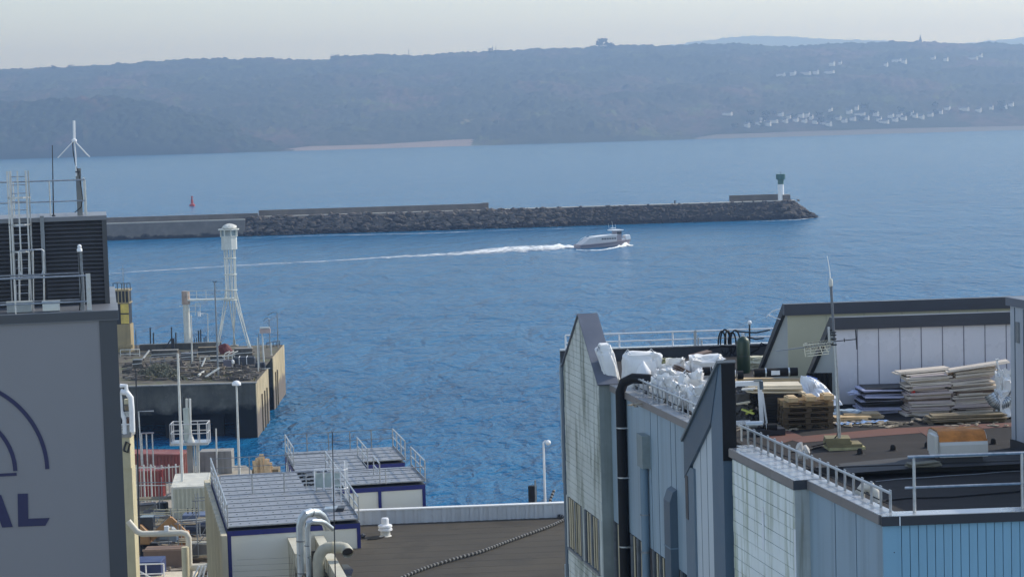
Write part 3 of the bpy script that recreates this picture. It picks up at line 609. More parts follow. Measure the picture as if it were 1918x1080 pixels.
for i, (px, py, sx, sy, sz, mt_, lb) in enumerate([(462,686,2.0,1.1,1.1,dark_met,'dark tank with white hoops on the right of the pier deck'), (446,684,1.2,1.0,.9,dark_met,'dark bin left of the hooped tank on the pier deck'), (488,692,1.1,.9,.8,black_st,'black box at the right front corner of pier')]):
    b = DK(px, py); t = thing('tank', b, lb, 'tank'); MB().obox(b+Vector((0,0,sz/2)), (sx,sy,sz)).build('body', mt_, t, bevel=.15)
    MB().obox(b+Vector((0,0,sz-.02)), (sx*.9,sy*.9,.08)).build('lid', black_st, t)
    if i == 0:
        for dx in (-.75, .1): MB().tube([b+Vector((dx,-.6,.05)), b+Vector((dx,-.62,1.1)), b+Vector((dx,.2,1.2))], .04, 6).build('hoop', white_st, t)
    MB().tube([b+Vector((-sx/2-.1,-.62,.12)), b+Vector((sx/2+.6,-.62,.2))], .045, 6).build('pipe', white_old, t)
railing([DK(375, 684), DK(440, 682)], 1.0, 'rusty white pipe railing in the middle of the pier deck', white_old, pr=.045, rr_=.045, sp=2.2)
railing([DK(282, 686), DK(362, 680)], 1.05, 'low grey railing behind the bushes on the pier deck', galv_d, pr=.045, rr_=.045, sp=1.6)
railing([DK(226, 672), DK(262, 671)], 1.1, 'white railing of the gangway at the left end of pier', white_old, pr=.05, rr_=.055, sp=1.4)
railing([DK(500, 656), DK(524, 652)], .9, 'dark railing at the far right corner of pier', black_st, pr=.04, rr_=.04, sp=.6)
b0, b1 = DK(262, 661), DK(415, 656); t = thing('low_wall', b0.lerp(b1, .5), 'long low dark wall along the back of the pier deck', 'wall')
MB().bar(b0+Vector((0,0,.5)), b1+Vector((0,0,.5)), .35, 1.0).build('wall', conc_dk, t); MB().bar(b0+Vector((0,0,1.04)), b1+Vector((0,0,1.04)), .45, .08).build('coping', concrete, t)
for i, (pa, pb_, mt_, s, lb) in enumerate([((336,704),(375,702),timber_old,.25,'long grey timber lying on the pier deck'), ((372,706),(383,699),white_old,.2,'short white bent plank at the pier front'), ((352,712),(367,711),white_st,.12,'white pipe length at the front of pier deck'), ((385,710),(420,700),white_old,.16,'slanting white pole lying on the pier deck'), ((340,695),(372,694),timber_old,.3,'dark timber baulk behind the long grey timber'), ((430,700),(455,696),board_m,.14,'pale broken board lying on right of the pier'), ((378,690),(393,682),white_old,.14,'white prop leaning beside the rusty railing'), ((442,690),(452,695),galv,.1,'grey chute pipe dropping beside the pipe frame'), ((268,675),(288,668),white_old,.14,'white gangway handrail prop on left of pier'), ((385,700),(410,697),timber_old,.25,'weathered beam in the centre of pier deck')]):
    p, q = DK(*pa), DK(*pb_)
    if abs(q.y - p.y) > 3.5: q.y = p.y + 1.0; q.z += .9; p.z += .05
    tag(MB().bar(p+Vector((0,0,s/2+.12)), q+Vector((0,0,s/2+.12)), s).build('plank' if mt_ in (timber_old, board_m) else 'pipe_length', mt_), lb, 'plank' if mt_ in (timber_old, board_m) else 'pipe')
for i, (px, py) in enumerate([(385,694),(398,693),(412,693)]):
    b = DK(px, py); t = thing('pallet', b, '%s of the three weathered pallets in the middle of the pier' % ORD[i], 'pallet', 'weathered pallets on the pier')
    m = MB()
    for dy in (-.45, -.22, 0, .22, .45): m.obox(b+Vector((0,dy,.31)), (1.1,.14,.05))
    m.build('deck_boards', timber_old, t); m = MB()
    for dx in (-.45, 0, .45): m.obox(b+Vector((dx,0,.17)), (.12,1.0,.2))
    m.build('bearers', timber_old, t)
rr = random.Random(41); m = MB()
for i in range(560):
    px = rr.uniform(236, 480); py = rr.uniform(662, 714); c = DK(px, py); m.obox(c+Vector((0,0,rr.uniform(.08,.3))), (rr.uniform(.2,1.5), rr.uniform(.1,.5), rr.uniform(.05,.4)), rz=rr.uniform(-.5,.5), ry=rr.uniform(-.2,.2))
struct(m.build('pier_litter', M('dark_pier_litter', (.10,.085,.07), .9, 0, .6, .6, patch=.6, pc=(.28,.25,.21), psc=.7), fix=False), 'dark litter and broken concrete strewn on the old pier', 'stuff')
for i, (xa, ya_, xb, yb2, hh, lb) in enumerate(((285,672,335,670,.9,'long dark trough at the back of the bushes'), (340,676,372,674,.8,'dark trough in the middle of pier deck'), (372,668,410,666,1.0,'dark plinth left of the red winch'), (440,672,475,670,1.1,'grey housing behind the hooped tank'), (250,690,268,689,.9,'dark box at the left end of the pier'), (395,680,425,678,.7,'low dark duct under the pipe stand'))):
    p, q = DK(xa, ya_), DK(xb, yb2); q.y = p.y; t = thing('trough', p, lb, 'trough'); MB().bar(p+Vector((0,0,hh/2+.1)), q+Vector((0,0,hh/2+.1)), .8, hh).build('body', conc_dk, t); MB().bar(p+Vector((0,0,hh+.13)), q+Vector((0,0,hh+.13)), .9, .06).build('lid', [concrete, galv_d, timber_old][i % 3], t); MB().tube([p+Vector((0,-.5,hh*.6)), q+Vector((0,-.5,hh*.7))], .05, 6).build('pipe', white_old, t)
# tall yellow tower behind, at the pier root
yb = DK(236, 664).y; x0, x1 = PY(212, 660, yb).x, PY(246, 660, yb).x; z_ = lambda py: PY(235, py, yb).z
t = thing('lift_tower', ((x0+x1)/2, yb, ZP), 'slim ochre tower with yellow panes at the root of the old pier', 'tower')
ochre = M('ochre_render', (.34,.27,.15), .8, 0, .15, .7, streak=.4, sk=(.14,.11,.06))
MB().box(x0, x1, yb, yb+2.2, ZP, z_(607)).build('shaft', ochre, t); MB().box(x0+.1, x1-.1, yb+.1, yb+2.1, z_(607), z_(545)).build('core', black_st, t)
m = MB()
for k in range(6): xx = lerp(x0+.05, x1-.05, k/5); m.box(xx-.06, xx+.06, yb-.02, yb+.12, z_(567), z_(545))
m.box(x0, x1, yb-.05, yb+2.2, z_(568.5), z_(566)).box(x0, x1, yb-.05, yb+2.2, z_(545), z_(542)).build('slat_head', ochre, t)
for a, b in ((569,586),(588.5,606)):
    MB().box(PY(226, 580, yb).x, x1-.12, yb-.04, yb+.06, z_(b), z_(a)).build('pane', M('yellow_glass_panel', (.62,.47,.10), .4, 0, .2, 1.5), t)
m = MB()
for px in (212, 220, 228, 233, 238, 244): p = PY(px, 542, yb-.02); m.cyl(p, p+Vector((0,0,.75)), .05, n=6)
m.tube([PY(212, 542, yb)+Vector((0,0,.75)), PY(244.5, 542, yb)+Vector((0,0,.75))], .04, 6).build('roof_rail', black_st, t)
p = PY(231, 542, yb+.5); MB().tube([p, PY(230, 497, yb+.5)], [.05,.03], 6).tube([PY(226.5, 503, yb+.5), PY(234, 503, yb+.5)], .025, 5).build('aerial', galv_d, t)
MB().box(x0-.02, x1+.25, yb-.3, yb, z_(651), z_(645)).build('bracket_band', ochre, t)
# low link between tower and pier hidden behind the near building
tag(MB(FP).box(-40.5, -10, V3-1, V3+6, -3, ZP+.2).build('pier_root', conc_dk), 'dark root slab of the pier under the ochre tower', 'pier')
# ================================================================== QUAY AND WORKS YARD
ZG = 5.2
G = lambda px, py: PZ(px, py, ZG)
asph = M('dusty_yard_ground', (.30,.27,.22), .95, 0, .3, .25, bump=.02, patch=.5, pc=(.16,.14,.12), psc=.35)
struct(MB().prism([(-90,40,-3),(-16,40,-3),(120,40,-3),(120,140,-3),(-14,140,-3),(-18,158,-3),(-22,172,-3),(-90,182,-3)], (0,0,ZG+3)).build('quay_ground', asph, base=(0,100,-3)))
def cabin(fr, v0, ln, dp, ztop, label, group, u0_=0., front=False, right=True, left=True):
    c = fr.w(u0_ + ln/2, v0 + dp/2, ZG)
    t = thing('site_cabin', c, label, 'site cabin', group)
    e = .012
    for lv in range(2 if ztop - ZG > 5 else 1):
        zt = ztop - lv * 2.75; zb = zt - 2.72
        MB(fr).box(u0_+.05, u0_+ln-.05, v0+.05, v0+dp-.05, zb+.02, zt-.12).build('wall', CAB_W if left else CAB_W, t)
        m = MB(fr)
        for u in (u0_+e, u0_+ln-.16-e):
            for v in (v0+e, v0+dp-.16-e): m.box(u, u+.16, v, v+.16, zb, zt-.25)
        m.box(u0_+e, u0_+ln-e, v0+e, v0+dp-e, zt-.27, zt-.04).box(u0_+e, u0_+ln-e, v0+e, v0+dp-e, zb-.0, zb+.14)
        m.build('frame', CAB_B, t)
    m = MB(fr)                                        # stepped roof slats, two bays to a cabin
    for k in range(-1):
        va = v0 + dp/2*k
        m.add([(u0_,va+.02,ztop+.02),(u0_+ln,va+.02,ztop+.02),(u0_+ln,va+dp/2-.2,ztop+.15),(u0_,va+dp/2-.2,ztop+.15),(u0_,va+.02,ztop-.02),(u0_+ln,va+.02,ztop-.02),(u0_+ln,va+dp/2-.2,ztop+.09),(u0_,va+dp/2-.2,ztop+.09)],[(0,1,2,3),(7,6,5,4),(0,4,5,1),(1,5,6,2),(2,6,7,3),(3,7,4,0)])
        m.box(u0_, u0_+ln, va-.03, va+.05, ztop+.03, ztop+.12)
    for k in range(2):
        va = v0 + dp/2*k; m.box(u0_, u0_+ln, va+.11, va+dp/2-.01, ztop+.10, ztop+.15)
    m.build('roof_slats', galv_d2, t)
    m = MB(fr)
    for k in range(2):
        va = v0 + dp/2*k; m.box(u0_+.01, u0_+ln-.01, va+.07, va+.12, ztop+.115, ztop+.175)
        for j in range(int(ln/.42)): m.box(u0_+.2+j*.42, u0_+.27+j*.42, va+.66, va+.74, ztop+.15, ztop+.18)
    m.build('roof_lips', galv, t)  # brighter metal paints the sunlit edges of the slats
    MB(fr).box(u0_+.02, u0_+ln-.02, v0+.01, v0+dp-.01, ztop-.04, ztop-.02).build('roof_tray', dark_met, t)  # dark metal stands in for the shadow gaps between slats
    return t
CAB_W = M('white_cabin_panel', (.80,.785,.69), .55, 0, .04, .4); CAB_B = M('ultramarine_frame_paint', (.018,.024,.17), .45, 0, .1, 1)
galv_d2 = M('galvanised_roof_slat', (.27,.28,.30), .5, .4, .2, 1.5)
ZT = 14.2
p0 = PZ(425, 993, ZT); FN = Fr((p0.x, p0.y), 10.8)
p1 = PZ(797, 905, ZT); FC = Fr((p1.x, p1.y), 10.8)
for k in range(6):
    cabin(FN, k*2.44, 6.06, 2.42, ZT, ('nearest cabin of the left stack with blank white front' if k == 0 else '%s row back in the left stack of slat roofed cabins' % ORD[k]), 'cabins of the left stack')
for k in range(5):
    ln = 3.7 if k == 2 else 6.06
    cabin(FC, k*2.44, ln, 2.42, ZT, ('front cabin of the right stack by the water, white wall showing' if k == 0 else 'shorter cabin leaving a gap in the right stack roof' if k == 2 else '%s row back in the right stack of slat roofed cabins' % ORD[k]), 'cabins of the right stack', u0_=-6.06)
MB(FC)  # dividing post on the front cabin
o = bpy.data.objects['site_cabin.006']; MB(FC).box(-2.42, -2.26, -.02, .02, ZT-2.7, ZT-.04).build('frame', CAB_B, o)
gk = dict(pr=.035, rr_=.04, mids=(.55,), sp=1.9)
railing([FN.w(.05, 0.05, ZT+.1), FN.w(.05, 14.5, ZT+.1)], 1.05, 'long galvanised railing along the left edge of the left cabin stack', galv, toe=.15, **gk)
railing([FN.w(6.0, 0.05, ZT+.1), FN.w(6.0, 14.5, ZT+.1)], 1.05, 'galvanised railing along the right edge of the left cabin stack', galv, toe=.15, **gk)
railing([FN.w(0.05, 14.55, ZT+.1), FN.w(6.0, 14.55, ZT+.1)], 1.0, 'thin railing across the back of the left cabin stack', galv_d, pr=.03, rr_=.022, mids=(.5,), sp=2.0)
railing([FC.w(-6.0, .05, ZT+.1), FC.w(0, .05, ZT+.1)], .75, 'low railing across the front of the right cabin stack', galv, pr=.03, rr_=.028, mids=(), sp=2.0)
railing([FC.w(-6.0, 7, ZT+.1), FC.w(-6.0, 12.1, ZT+.1)], 1.05, 'railing on the far left edge of the right cabin stack', galv, toe=.15, **gk)
railing([FC.w(-6.0, 12.15, ZT+.1), FC.w(0, 12.15, ZT+.1)], 1.05, 'thin railing against the water along the back of the right stack', galv_d, pr=.035, rr_=.022, mids=(.5,), sp=1.1)
railing([FC.w(0, .05, ZT+.1), FC.w(0, 5.0, ZT+.1)], 1.05, 'near half of the railing on the right edge of right stack', galv, toe=.15, **gk)
railing([FC.w(0, 7.2, ZT+.1), FC.w(0, 12.1, ZT+.1)], 1.05, 'far half of the railing on the right edge of right stack', galv, toe=.15, **gk)
railing([FC.w(-2.3, 5.0, ZT+.1), FC.w(-2.3, 9.5, ZT+.1)], 1.05, 'short inner railing beside the gap in the right stack', galv, toe=.1, **gk)
railing([FC.w(-2.25, .4, ZT+.1), FC.w(-2.25, 2.9, ZT+.1)], 1.0, 'shortest railing on the front right of the right stack roof', galv, **gk)
railing([FN.w(.2, 8.6, ZT+.12), FN.w(4.9, 8.6, ZT+.12)], 1.0, 'railing crossing the middle of the left cabin stack roof', galv, pr=.045, rr_=.04, mids=(), sp=1.6)
def cage_ladder(base, h, wd, out, label, mat=galv, fr=None, rungs=.3, name='caged_ladder'):
    fr = fr or Fr((0,0),0); t = thing(name, base, label, 'ladder'); U, V = fr.U, fr.V; Zv = Vector((0,0,1))
    for s in (-1, 1): MB().cyl(base+U*wd/2*s, base+U*wd/2*s+Zv*h, .032, n=8).build('stile', mat, t)
    m = MB(); k = .2
    while k < h: m.cyl(base-U*wd/2+Zv*k, base+U*wd/2+Zv*k, .016, n=5); k += rungs
    m.build('rungs', mat, t); m = MB()
    for k in range(int((h-1.0)/.9)+1):
        z = min(h-.05, 1.0+k*.9); pts = [base + U*(wd*.75*math.cos(a)) - V*(out*math.sin(a)) + Zv*z for a in [math.pi*i/8 for i in range(9)]]
        m = MB()
        for a, b in zip(pts, pts[1:]): m.bar(a, b, .02, .06)
        m.build('cage_hoop', mat, t)
    m = MB()
    for i in (1, 2, 4, 6, 7):
        a = math.pi*i/8; p = base + U*(wd*.75*math.cos(a)) - V*(out*math.sin(a)); MB().bar(p+Zv*1.0, p+Zv*h, .05, .015).build('cage_strap', mat, t)
    return t
pL = PY(637, 945, 101.6); zt = PY(637, 863, 101.6).z
cage_ladder(Vector((pL.x, pL.y, ZG+7)), zt-ZG-7, .55, .6, 'white caged ladder rising in front of the right cabin stack', white_st, FC)
pL = PY(607, 915, 104.5); zt = PY(607, 878, 104.5).z
m = thing('roof_gate', Vector((pL.x, pL.y, ZT)), 'small white gate frame at the right edge of left cabin roof', 'gate')
for dx in (-.45, .0): MB().cyl(pL+Vector((dx,0,-1)), Vector((pL.x+dx, pL.y, zt)), .04, n=6).build('post', white_st, m)
MB().box(pL.x-.42, pL.x+.85, pL.y+.1, pL.y+.14, ZT+.3, ZT+1.0).build('panel', M('pale_green_panel', (.42,.5,.48), .4), m); MB().bar((pL.x-.45, pL.y, zt), (pL.x+.9, pL.y, zt), .05).build('top_rail', white_st, m)
# annexe with beige side wall left of the cabins, with pipes
FA = FN
beige_w = M('beige_cladding', (.56,.50,.36), .7, 0, .1, .6, streak=.45, sk=(.30,.25,.15), thr=(.45,.75))
t = thing('beige_wall', FN.w(-.25, 8, ZG), 'weathered beige panel wall below the left cabin railing', 'wall')
MB(FN).box(-.28, -.03, -.6, 15.5, ZG, ZT-.12).build('panel', beige_w, t)
m = MB(FN)
for k in range(14): m.box(-.33, -.28, -.5+k*1.15, -.42+k*1.15, ZG, ZT-.1)
m.build('ribs', beige_w, t); m = MB(FN)
for z in (8.3, 8.7, 9.1, 9.5): m.box(-.55, -.33, 3.1, 3.5, z, z+.06)
for z in (7.0, 7.6): m.box(-.55, -.33, 2.0, 2.5, z, z+.08)
m.tube([(-.5, 3.6, 10.5), (-.5, 3.0, 9.0), (-.5, 2.0, 7.3), (-.5, 1.6, 6.5)], .03, 6); m.build('cable_brackets', black_st, t)
# lamp post, camera mast and poles on the quay edge
def globe(t, q): MB().blob(q+Vector((0,0,.12)), (.36,.36,.3), 1, 0, 3, sm=True, flat=-.08).build('lamp', white_st, t)
pole(443, 722, 449, 905, 166, ZG, .09, 'tall quay lamp post with white dome in front of pier', white_old, 'lamp_post', globe, 'lamp post')
pole(1018, 828, 1021, 945, 140, ZG, .08, 'slim lamp post with white head against the open water', white_st, 'lamp_post', lambda t, q: (MB().tube([q, q+Vector((.12,0,.12)), q+Vector((.25,0,.1))], .05, 6).build('arm', white_st, t), MB().blob(q+Vector((.3,0,-.02)), (.19,.19,.18), 2, 0, 2, sm=True).build('lamp', white_st, t)), 'lamp post')
pole(404.5, 802, 406.5, 885, 168, ZG, .07, 'short white pole on a concrete block at the quay edge', white_old)
b = Vector((PY(404, 885, 168).x, 168, ZG)); tag(MB().obox(b+Vector((0,0.9,.9)), (2.6,1.6,1.8)).build('concrete_block', concrete, bevel=.05), 'brown concrete block under the short white pole', 'block')
pole(333, 662, 345, 990, 149, ZG, .10, 'very tall leaning white pole rising beside the basket mast', white_old)
pole(254.5, 693, 262, 1075, 128, ZG, .05, 'dark tall thin pole at the left of the yard', black_st)
yd = 139.5; dp = PY(998, 945, yd); t = thing('mooring_pile', Vector((dp.x, yd, -2)), 'black mooring pile sticking up beside the slim lamp post', 'pile')
zt = PY(998, 909, yd).z; MB().box(dp.x-.28, dp.x+.28, yd-.2, yd+.2, -2, zt).build('pile', black_rub, t); MB().cyl((dp.x+.2, yd-.22, -2), (dp.x+.2, yd-.22, zt+.4), .06, n=6).build('guide_bar', galv_d, t)
# mast with basket
ym = 160; bx_ = lambda px, py: PY(px, py, ym)
bb = Vector((bx_(362, 880).x, ym, ZG)); t = thing('basket_mast', bb, 'grey column carrying a white railed basket and instrument box', 'mast')
MB().box(bx_(352,880).x, bx_(362,880).x, ym-.2, ym+.25, ZG, bx_(356,826).z).build('column', concrete, t)
m = MB()
for px in (364, 368.5, 372): m.cyl((bx_(px,880).x, ym, ZG), (bx_(px,826).x, ym, bx_(px,826).z), .07, n=6)
m.build('riser_pipes', white_old, t)
zb_, zt_ = bx_(355,826).z, bx_(355,791).z; xa, xb = bx_(321,820).x, bx_(392,820).x
MB().box(xa, xb, ym-.9, ym+.9, zb_-.18, zb_).build('basket_floor', galv, t)
rail_parts(t, [(xa+.05,ym-.85,zb_),(xa+1.0,ym-.88,zb_),(xb-.6,ym-.88,zb_),(xb-.05,ym-.8,zb_),(xb-.05,ym+.85,zb_),(xa+.05,ym+.85,zb_),(xa+.05,ym-.85,zb_)], zt_-zb_, M('dull_white_rail', (.5,.5,.5), .5), .045, .045, (.5,), 1.1)
MB().box(bx_(344,780).x, bx_(354,780).x, ym-.2, ym+.2, zb_, bx_(349,764).z).build('instrument_box', M('pale_green_box', (.42,.46,.42), .5), t)
for px in (349.5, 355.5): MB().cyl((bx_(px,790).x, ym, zb_), (bx_(px,746).x, ym, bx_(px,746).z), .09, n=8).build('standpipe', white_old, t)
for k in (343.5, 351): MB().cyl((bx_(k,790).x, ym+.2, zb_), (bx_(k,742).x, ym+.2, bx_(k,742).z), .05, n=6).build('rod', black_st, t)
MB().lathe((bx_(358,805).x, ym-.3, zb_), [(.3,0),(.1,.6),(.06,1.1)], 10).build('valve_cone', white_old, t)
# H-shaped posts in the water by the pier
t = thing('gantry_frame', G(262, 872), 'thin grey goalpost frame at the edge of the quay', 'frame')
yy = 162
for px, a in ((265, 812), (274, 812), (285, 812)): MB().cyl(Vector((PY(px,a,yy).x, yy, ZG)), PY(px, a, yy), .06, n=6).build('post', galv, t)
MB().tube([PY(262, 811, yy), PY(288, 810, yy)], .06, 6).build('crossbar', galv, t); MB().tube([Vector((PY(259.5,770,yy).x, yy+.5, ZG)), PY(259.5, 770, yy+.5), PY(288, 769, yy+.5)], .06, 6).build('tall_arm', galv, t)
# beige concrete column close on the left with plant on its head
yc = 118; cx_ = lambda px, py: PY(px, py, yc)
t = thing('concrete_column', Vector((cx_(240,1070).x, yc, ZG)), 'tall pale yellow concrete column beside the grey building', 'column')
ycol = M('pale_yellow_concrete', (.50,.45,.29), .8, 0, .12, .8, streak=.45, sk=(.28,.24,.15))
xl, xr = cx_(205,900).x, cx_(252,1000).x
MB().box(xl, xr, yc, yc+1.2, ZG, cx_(240,876).z).build('shaft', ycol, t); MB().box(xl, xr-.03, yc-.08, yc+1.25, cx_(240,876).z, cx_(240,815).z).build('head', ycol, t)
MB().box(xl, xr+.05, yc-.14, yc+1.3, cx_(240,818).z, cx_(240,812).z).build('cap', concrete, t)
MB().tube([cx_(232,842)+Vector((0,-.12,0)), cx_(237,826)+Vector((0,-.12,0)), cx_(244,830)+Vector((0,-.12,0)), cx_(240,846)+Vector((0,-.12,0)), cx_(232,842)+Vector((0,-.12,0))], .06, 6).build('hook_plate', black_st, t)
pb_ = Vector((cx_(238,812).x, yc+.5, cx_(238,812).z)); t = thing('pipe_cluster', pb_, 'cluster of bent white pipes and valves on the column head', 'pipework')
MB().tube([cx_(224,735), cx_(227,770), cx_(233,785), cx_(234,812)], .12, 8).build('pipe', white_st, t); MB().tube([cx_(226,733), cx_(238,735), cx_(245,744), cx_(247,770), cx_(248,808)], .16, 10).build('pipe', white_st, t)
MB().tube([cx_(225,722), cx_(236,722), cx_(237,735)], .12, 8).build('pipe', white_st, t)
for i in range(5): MB().obox(cx_(239, 752+i*12)+Vector((.0,.2,0)), (.4,.4,.26), rz=i*.3).build('valve_block', [beige_p, timber_old, white_old, M('rust_brown', (.16,.08,.05), .8), concrete][i], t)
MB().box(cx_(233,800).x, cx_(245,800).x, yc, yc+.4, cx_(240,812).z, cx_(240,795).z).build('control_box', M('grey_box', (.3,.31,.3), .5), t)
MB().bar(cx_(222,795), cx_(250,793), .07).bar(cx_(222,780), cx_(248,779), .05).bar(cx_(250,812), cx_(250,795), .06).build('guard_rail', white_st, t)
m = MB()
for i in range(6): m.bar(cx_(222,798+i*3)+Vector((0,.1,0)), cx_(231,799+i*3)+Vector((0,.1,0)), .05)
m.build('steps', white_old, t)
# fence, containers and yard clutter
def fence(p, q, h, label, bars, mat, rail):
    t = thing('yard_fence', p, label, 'fence'); n = int((q-p).length/bars)
    m = MB()
    for i in range(n+1): a = p.lerp(q, i/n); m.bar(a+Vector((0,0,.05)), a+Vector((0,0,h)), .05)
    m.build('bars', mat, t)
    for z in (.15, h-.1): MB().bar(p+Vector((0,0,z)), q+Vector((0,0,z)), .06, .08).build('rail', rail, t)
    for i in range(0, n+1, max(1, n//3)): a = p.lerp(q, i/n); MB().bar(a, a+Vector((0,0,h+.1)), .1).build('post', rail, t)
fence(G(246, 950), G(292, 948), 3.0, 'white barred fence in front of the red container', .24, M('cream_fence_bars', (.5,.47,.4), .7), white_old)
fence(G(292, 934), G(338, 930), 2.4, 'cream barred fence running right of the red container', .26, M('cream_bars', (.5,.42,.33), .7), white_old)
def corr_box(name, c, sx, sy, sz, rz, mat, label, cat, doors=True, top=None):
    t = thing(name, c, label, cat); X = Vector((math.cos(rz), math.sin(rz), 0)); Yv = Vector((-math.sin(rz), math.cos(rz), 0)); f = Fr((c.x, c.y), math.degrees(rz)); z = c.z
    m = MB(f).box(-sx/2+.05, sx/2-.05, -sy/2+.05, sy/2-.05, z+.12, z+sz-.1)
    n = int(sx/.28)
    for i in range(n): u = -sx/2+.12+i*(sx-.2)/n; m.box(u, u+.14, -sy/2+.0, -sy/2+.05, z+.15, z+sz-.16).box(u, u+.14, sy/2-.05, sy/2, z+.15, z+sz-.16)
    n = int(sy/.28)
    for i in range(n): v = -sy/2+.12+i*(sy-.2)/n; m.box(-sx/2, -sx/2+.05, v, v+.14, z+.15, z+sz-.16).box(sx/2-.05, sx/2, v, v+.14, z+.15, z+sz-.16)
    m.build('corrugated_wall', mat, t); m = MB(f)
    for u in (-sx/2, sx/2-.12):
        for v in (-sy/2, sy/2-.12): m.box(u-.01, u+.13, v-.01, v+.13, z, z+sz)
    for zz in (z, z+sz-.14): m.box(-sx/2-.005, sx/2+.005, -sy/2-.005, -sy/2+.1, zz, zz+.14).box(-sx/2-.005, sx/2+.005, sy/2-.1, sy/2+.005, zz, zz+.14).box(-sx/2-.006, -sx/2+.1, -sy/2, sy/2, zz+.001, zz+.139).box(sx/2-.1, sx/2+.006, -sy/2, sy/2, zz+.001, zz+.139)
    m.build('frame', top or mat, t); MB(f).box(-sx/2+.1, sx/2-.1, -sy/2+.1, sy/2-.1, z+sz-.08, z+sz-.02).build('roof', top or mat, t); return t
c = G(356, 972); c.y += 1.2; corr_box('shipping_container', c, 2.5, 6.0, 2.62, R(6), cream_p, 'cream corrugated container end facing us in the yard', 'container', top=M('sunlit_cream_top', (.55,.53,.45), .6))  # paler frame and roof paint sunlight on the top rim
c = G(262, 940); c.y += 2; corr_box('shipping_container', c, 3.0, 2.4, 2.2, R(4), M('bright_red_container', (.24,.03,.026), .6, 0, .3, 1, streak=.6, sk=(.3,.2,.16)), 'red corrugated container behind the white barred fence', 'container')
c = G(280, 905); c.y += 2; corr_box('shipping_container', c, 5.6, 2.4, 2.2, R(-14), M('rusty_maroon_container', (.22,.06,.05), .7, 0, .3, .8, streak=.4, sk=(.3,.22,.18)), 'maroon weathered container at the quay edge behind the fence', 'container')
t = thing('open_tank', G(375, 1000), 'slate blue open tank standing before the cream container', 'skip'); b = G(376, 1001)
MB().prism([b+Vector((-1.1,-.7,.1)), b+Vector((1.25,-.7,.1)), b+Vector((1.35,-.7,1.45)), b+Vector((-1.1,-.7,1.5))], (0,1.5,0)).build('tank', M('slate_blue_paint', (.11,.14,.22), .5, 0, .12, 1), t, bevel=.06)
MB().tube([b+Vector((1.2,0,1.3)), b+Vector((1.4,-.2,1.6)), b+Vector((1.8,-.2,1.5)), b+Vector((1.75,-.3,1.1))], .1, 8).build('hose', white_st, t)
for dx in (-.8, -.5, -.2): MB().cyl(b+Vector((dx,0,1.45)), b+Vector((dx,0,1.85)), .05, n=6).build('valve', black_st, t)
# beige pipe gantry
yg = 117; g_ = lambda px, py: PY(px, py, yg)
t = thing('pipe_gantry', Vector((g_(350,1070).x, yg, ZG)), 'thick beige pipe crossing the yard and bending down to ground', 'pipe')
pipe_b = M('beige_pipe_paint', (.62,.58,.48), .5, 0, .08, 1)
MB().tube([g_(240,975), g_(256,994), g_(266,999), g_(300,998.5), g_(340,997), g_(349,999), g_(353,1006), g_(354,1030), Vector((g_(355,1075).x, yg, ZG+.2))], .17, 12).build('pipe', pipe_b, t)
MB().tube([Vector((g_(349,1020).x, yg-.5, g_(349,1020).z)), Vector((g_(350,1075).x, yg-.5, ZG))], .2, 10).build('support_pipe', beige_p, t)
MB().tube([g_(355,1062), g_(380,1061), g_(392,1060)], .2, 10).build('low_pipe', pipe_b, t)
MB().obox(g_(312,990)+Vector((0,0,-.05)), (.25,.2,.45)).build('tag_plate', white_st, t)
# excavator half hidden behind the gantry
b = G(290, 1042); t = thing('excavator', b, 'orange excavator with folded arm behind the beige pipe', 'excavator'); orange = M('excavator_orange', (.33,.17,.06), .5, 0, .15, 1)
MB().prism([b+Vector((-1.7,-.6,.9)), b+Vector((-.2,-.6,.9)), b+Vector((-.25,-.6,1.7)), b+Vector((-.7,-.6,2.2)), b+Vector((-1.7,-.6,2.1))], (0,1.4,0)).build('body', orange, t, bevel=.08)
MB().obox(b+Vector((-.45,.3,1.9)), (.9,.9,1.4)).build('cab', glass_dk, t, bevel=.06)
for dy in (-.75, .75): MB().prism([b+Vector((-2,dy-.2,.3)), b+Vector((-1.7,dy-.2,0)), b+Vector((.1,dy-.2,0)), b+Vector((.4,dy-.2,.3)), b+Vector((.1,dy-.2,.75)), b+Vector((-1.7,dy-.2,.75))], (0,.4,0)).build('track', black_rub, t)
MB().bar(b+Vector((-.2,0,1.2)), b+Vector((1.25,-.1,2.45)), .3, .42).bar(b+Vector((1.1,-.1,2.45)), b+Vector((2.0,-.1,1.5)), .26, .34).build('arm', orange, t)
MB().prism([b+Vector((1.6,-.5,1.6)), b+Vector((2.2,-.5,1.6)), b+Vector((2.3,-.5,.9)), b+Vector((1.7,-.5,.7))], (0,.9,0)).build('bucket', M('worn_orange_bucket', (.34,.15,.05), .7), t)
# boxes
b = G(312, 1066); t = thing('crate', b, 'open brown steel crate in the lower yard', 'crate'); brn = M('brown_crate', (.20,.13,.09), .8, 0, .2, 1)
MB().box(b.x-1.4, b.x+1.4, b.y, b.y+1.4, b.z+.05, b.z+1.25).build('body', brn, t, bevel=.04); MB().box(b.x-1.45, b.x+1.45, b.y-.03, b.y+.05, b.z+1.18, b.z+1.3).build('rim', M('crate_rim', (.3,.2,.14), .8), t)
b = PZ(326, 1078, ZG+1.6); t = thing('platform', b, 'cream topped platform below the brown crate', 'platform')
MB().box(b.x-2.0, b.x+1.2, b.y-1, b.y+1.3, b.z-.12, b.z).build('deck', board_m, t); MB().box(b.x-1.9, b.x+1.1, b.y-.9, b.y+1.2, ZG, b.z-.12).build('base', M('dark_plinth', (.12,.11,.1), .8), t)
b = PZ(277, 1052, ZG+2.4); b = Vector((b.x, b.y, ZG)); t = thing('stair_pod', b, 'dark blue cabinet with white stair rails at lower left', 'cabinet')
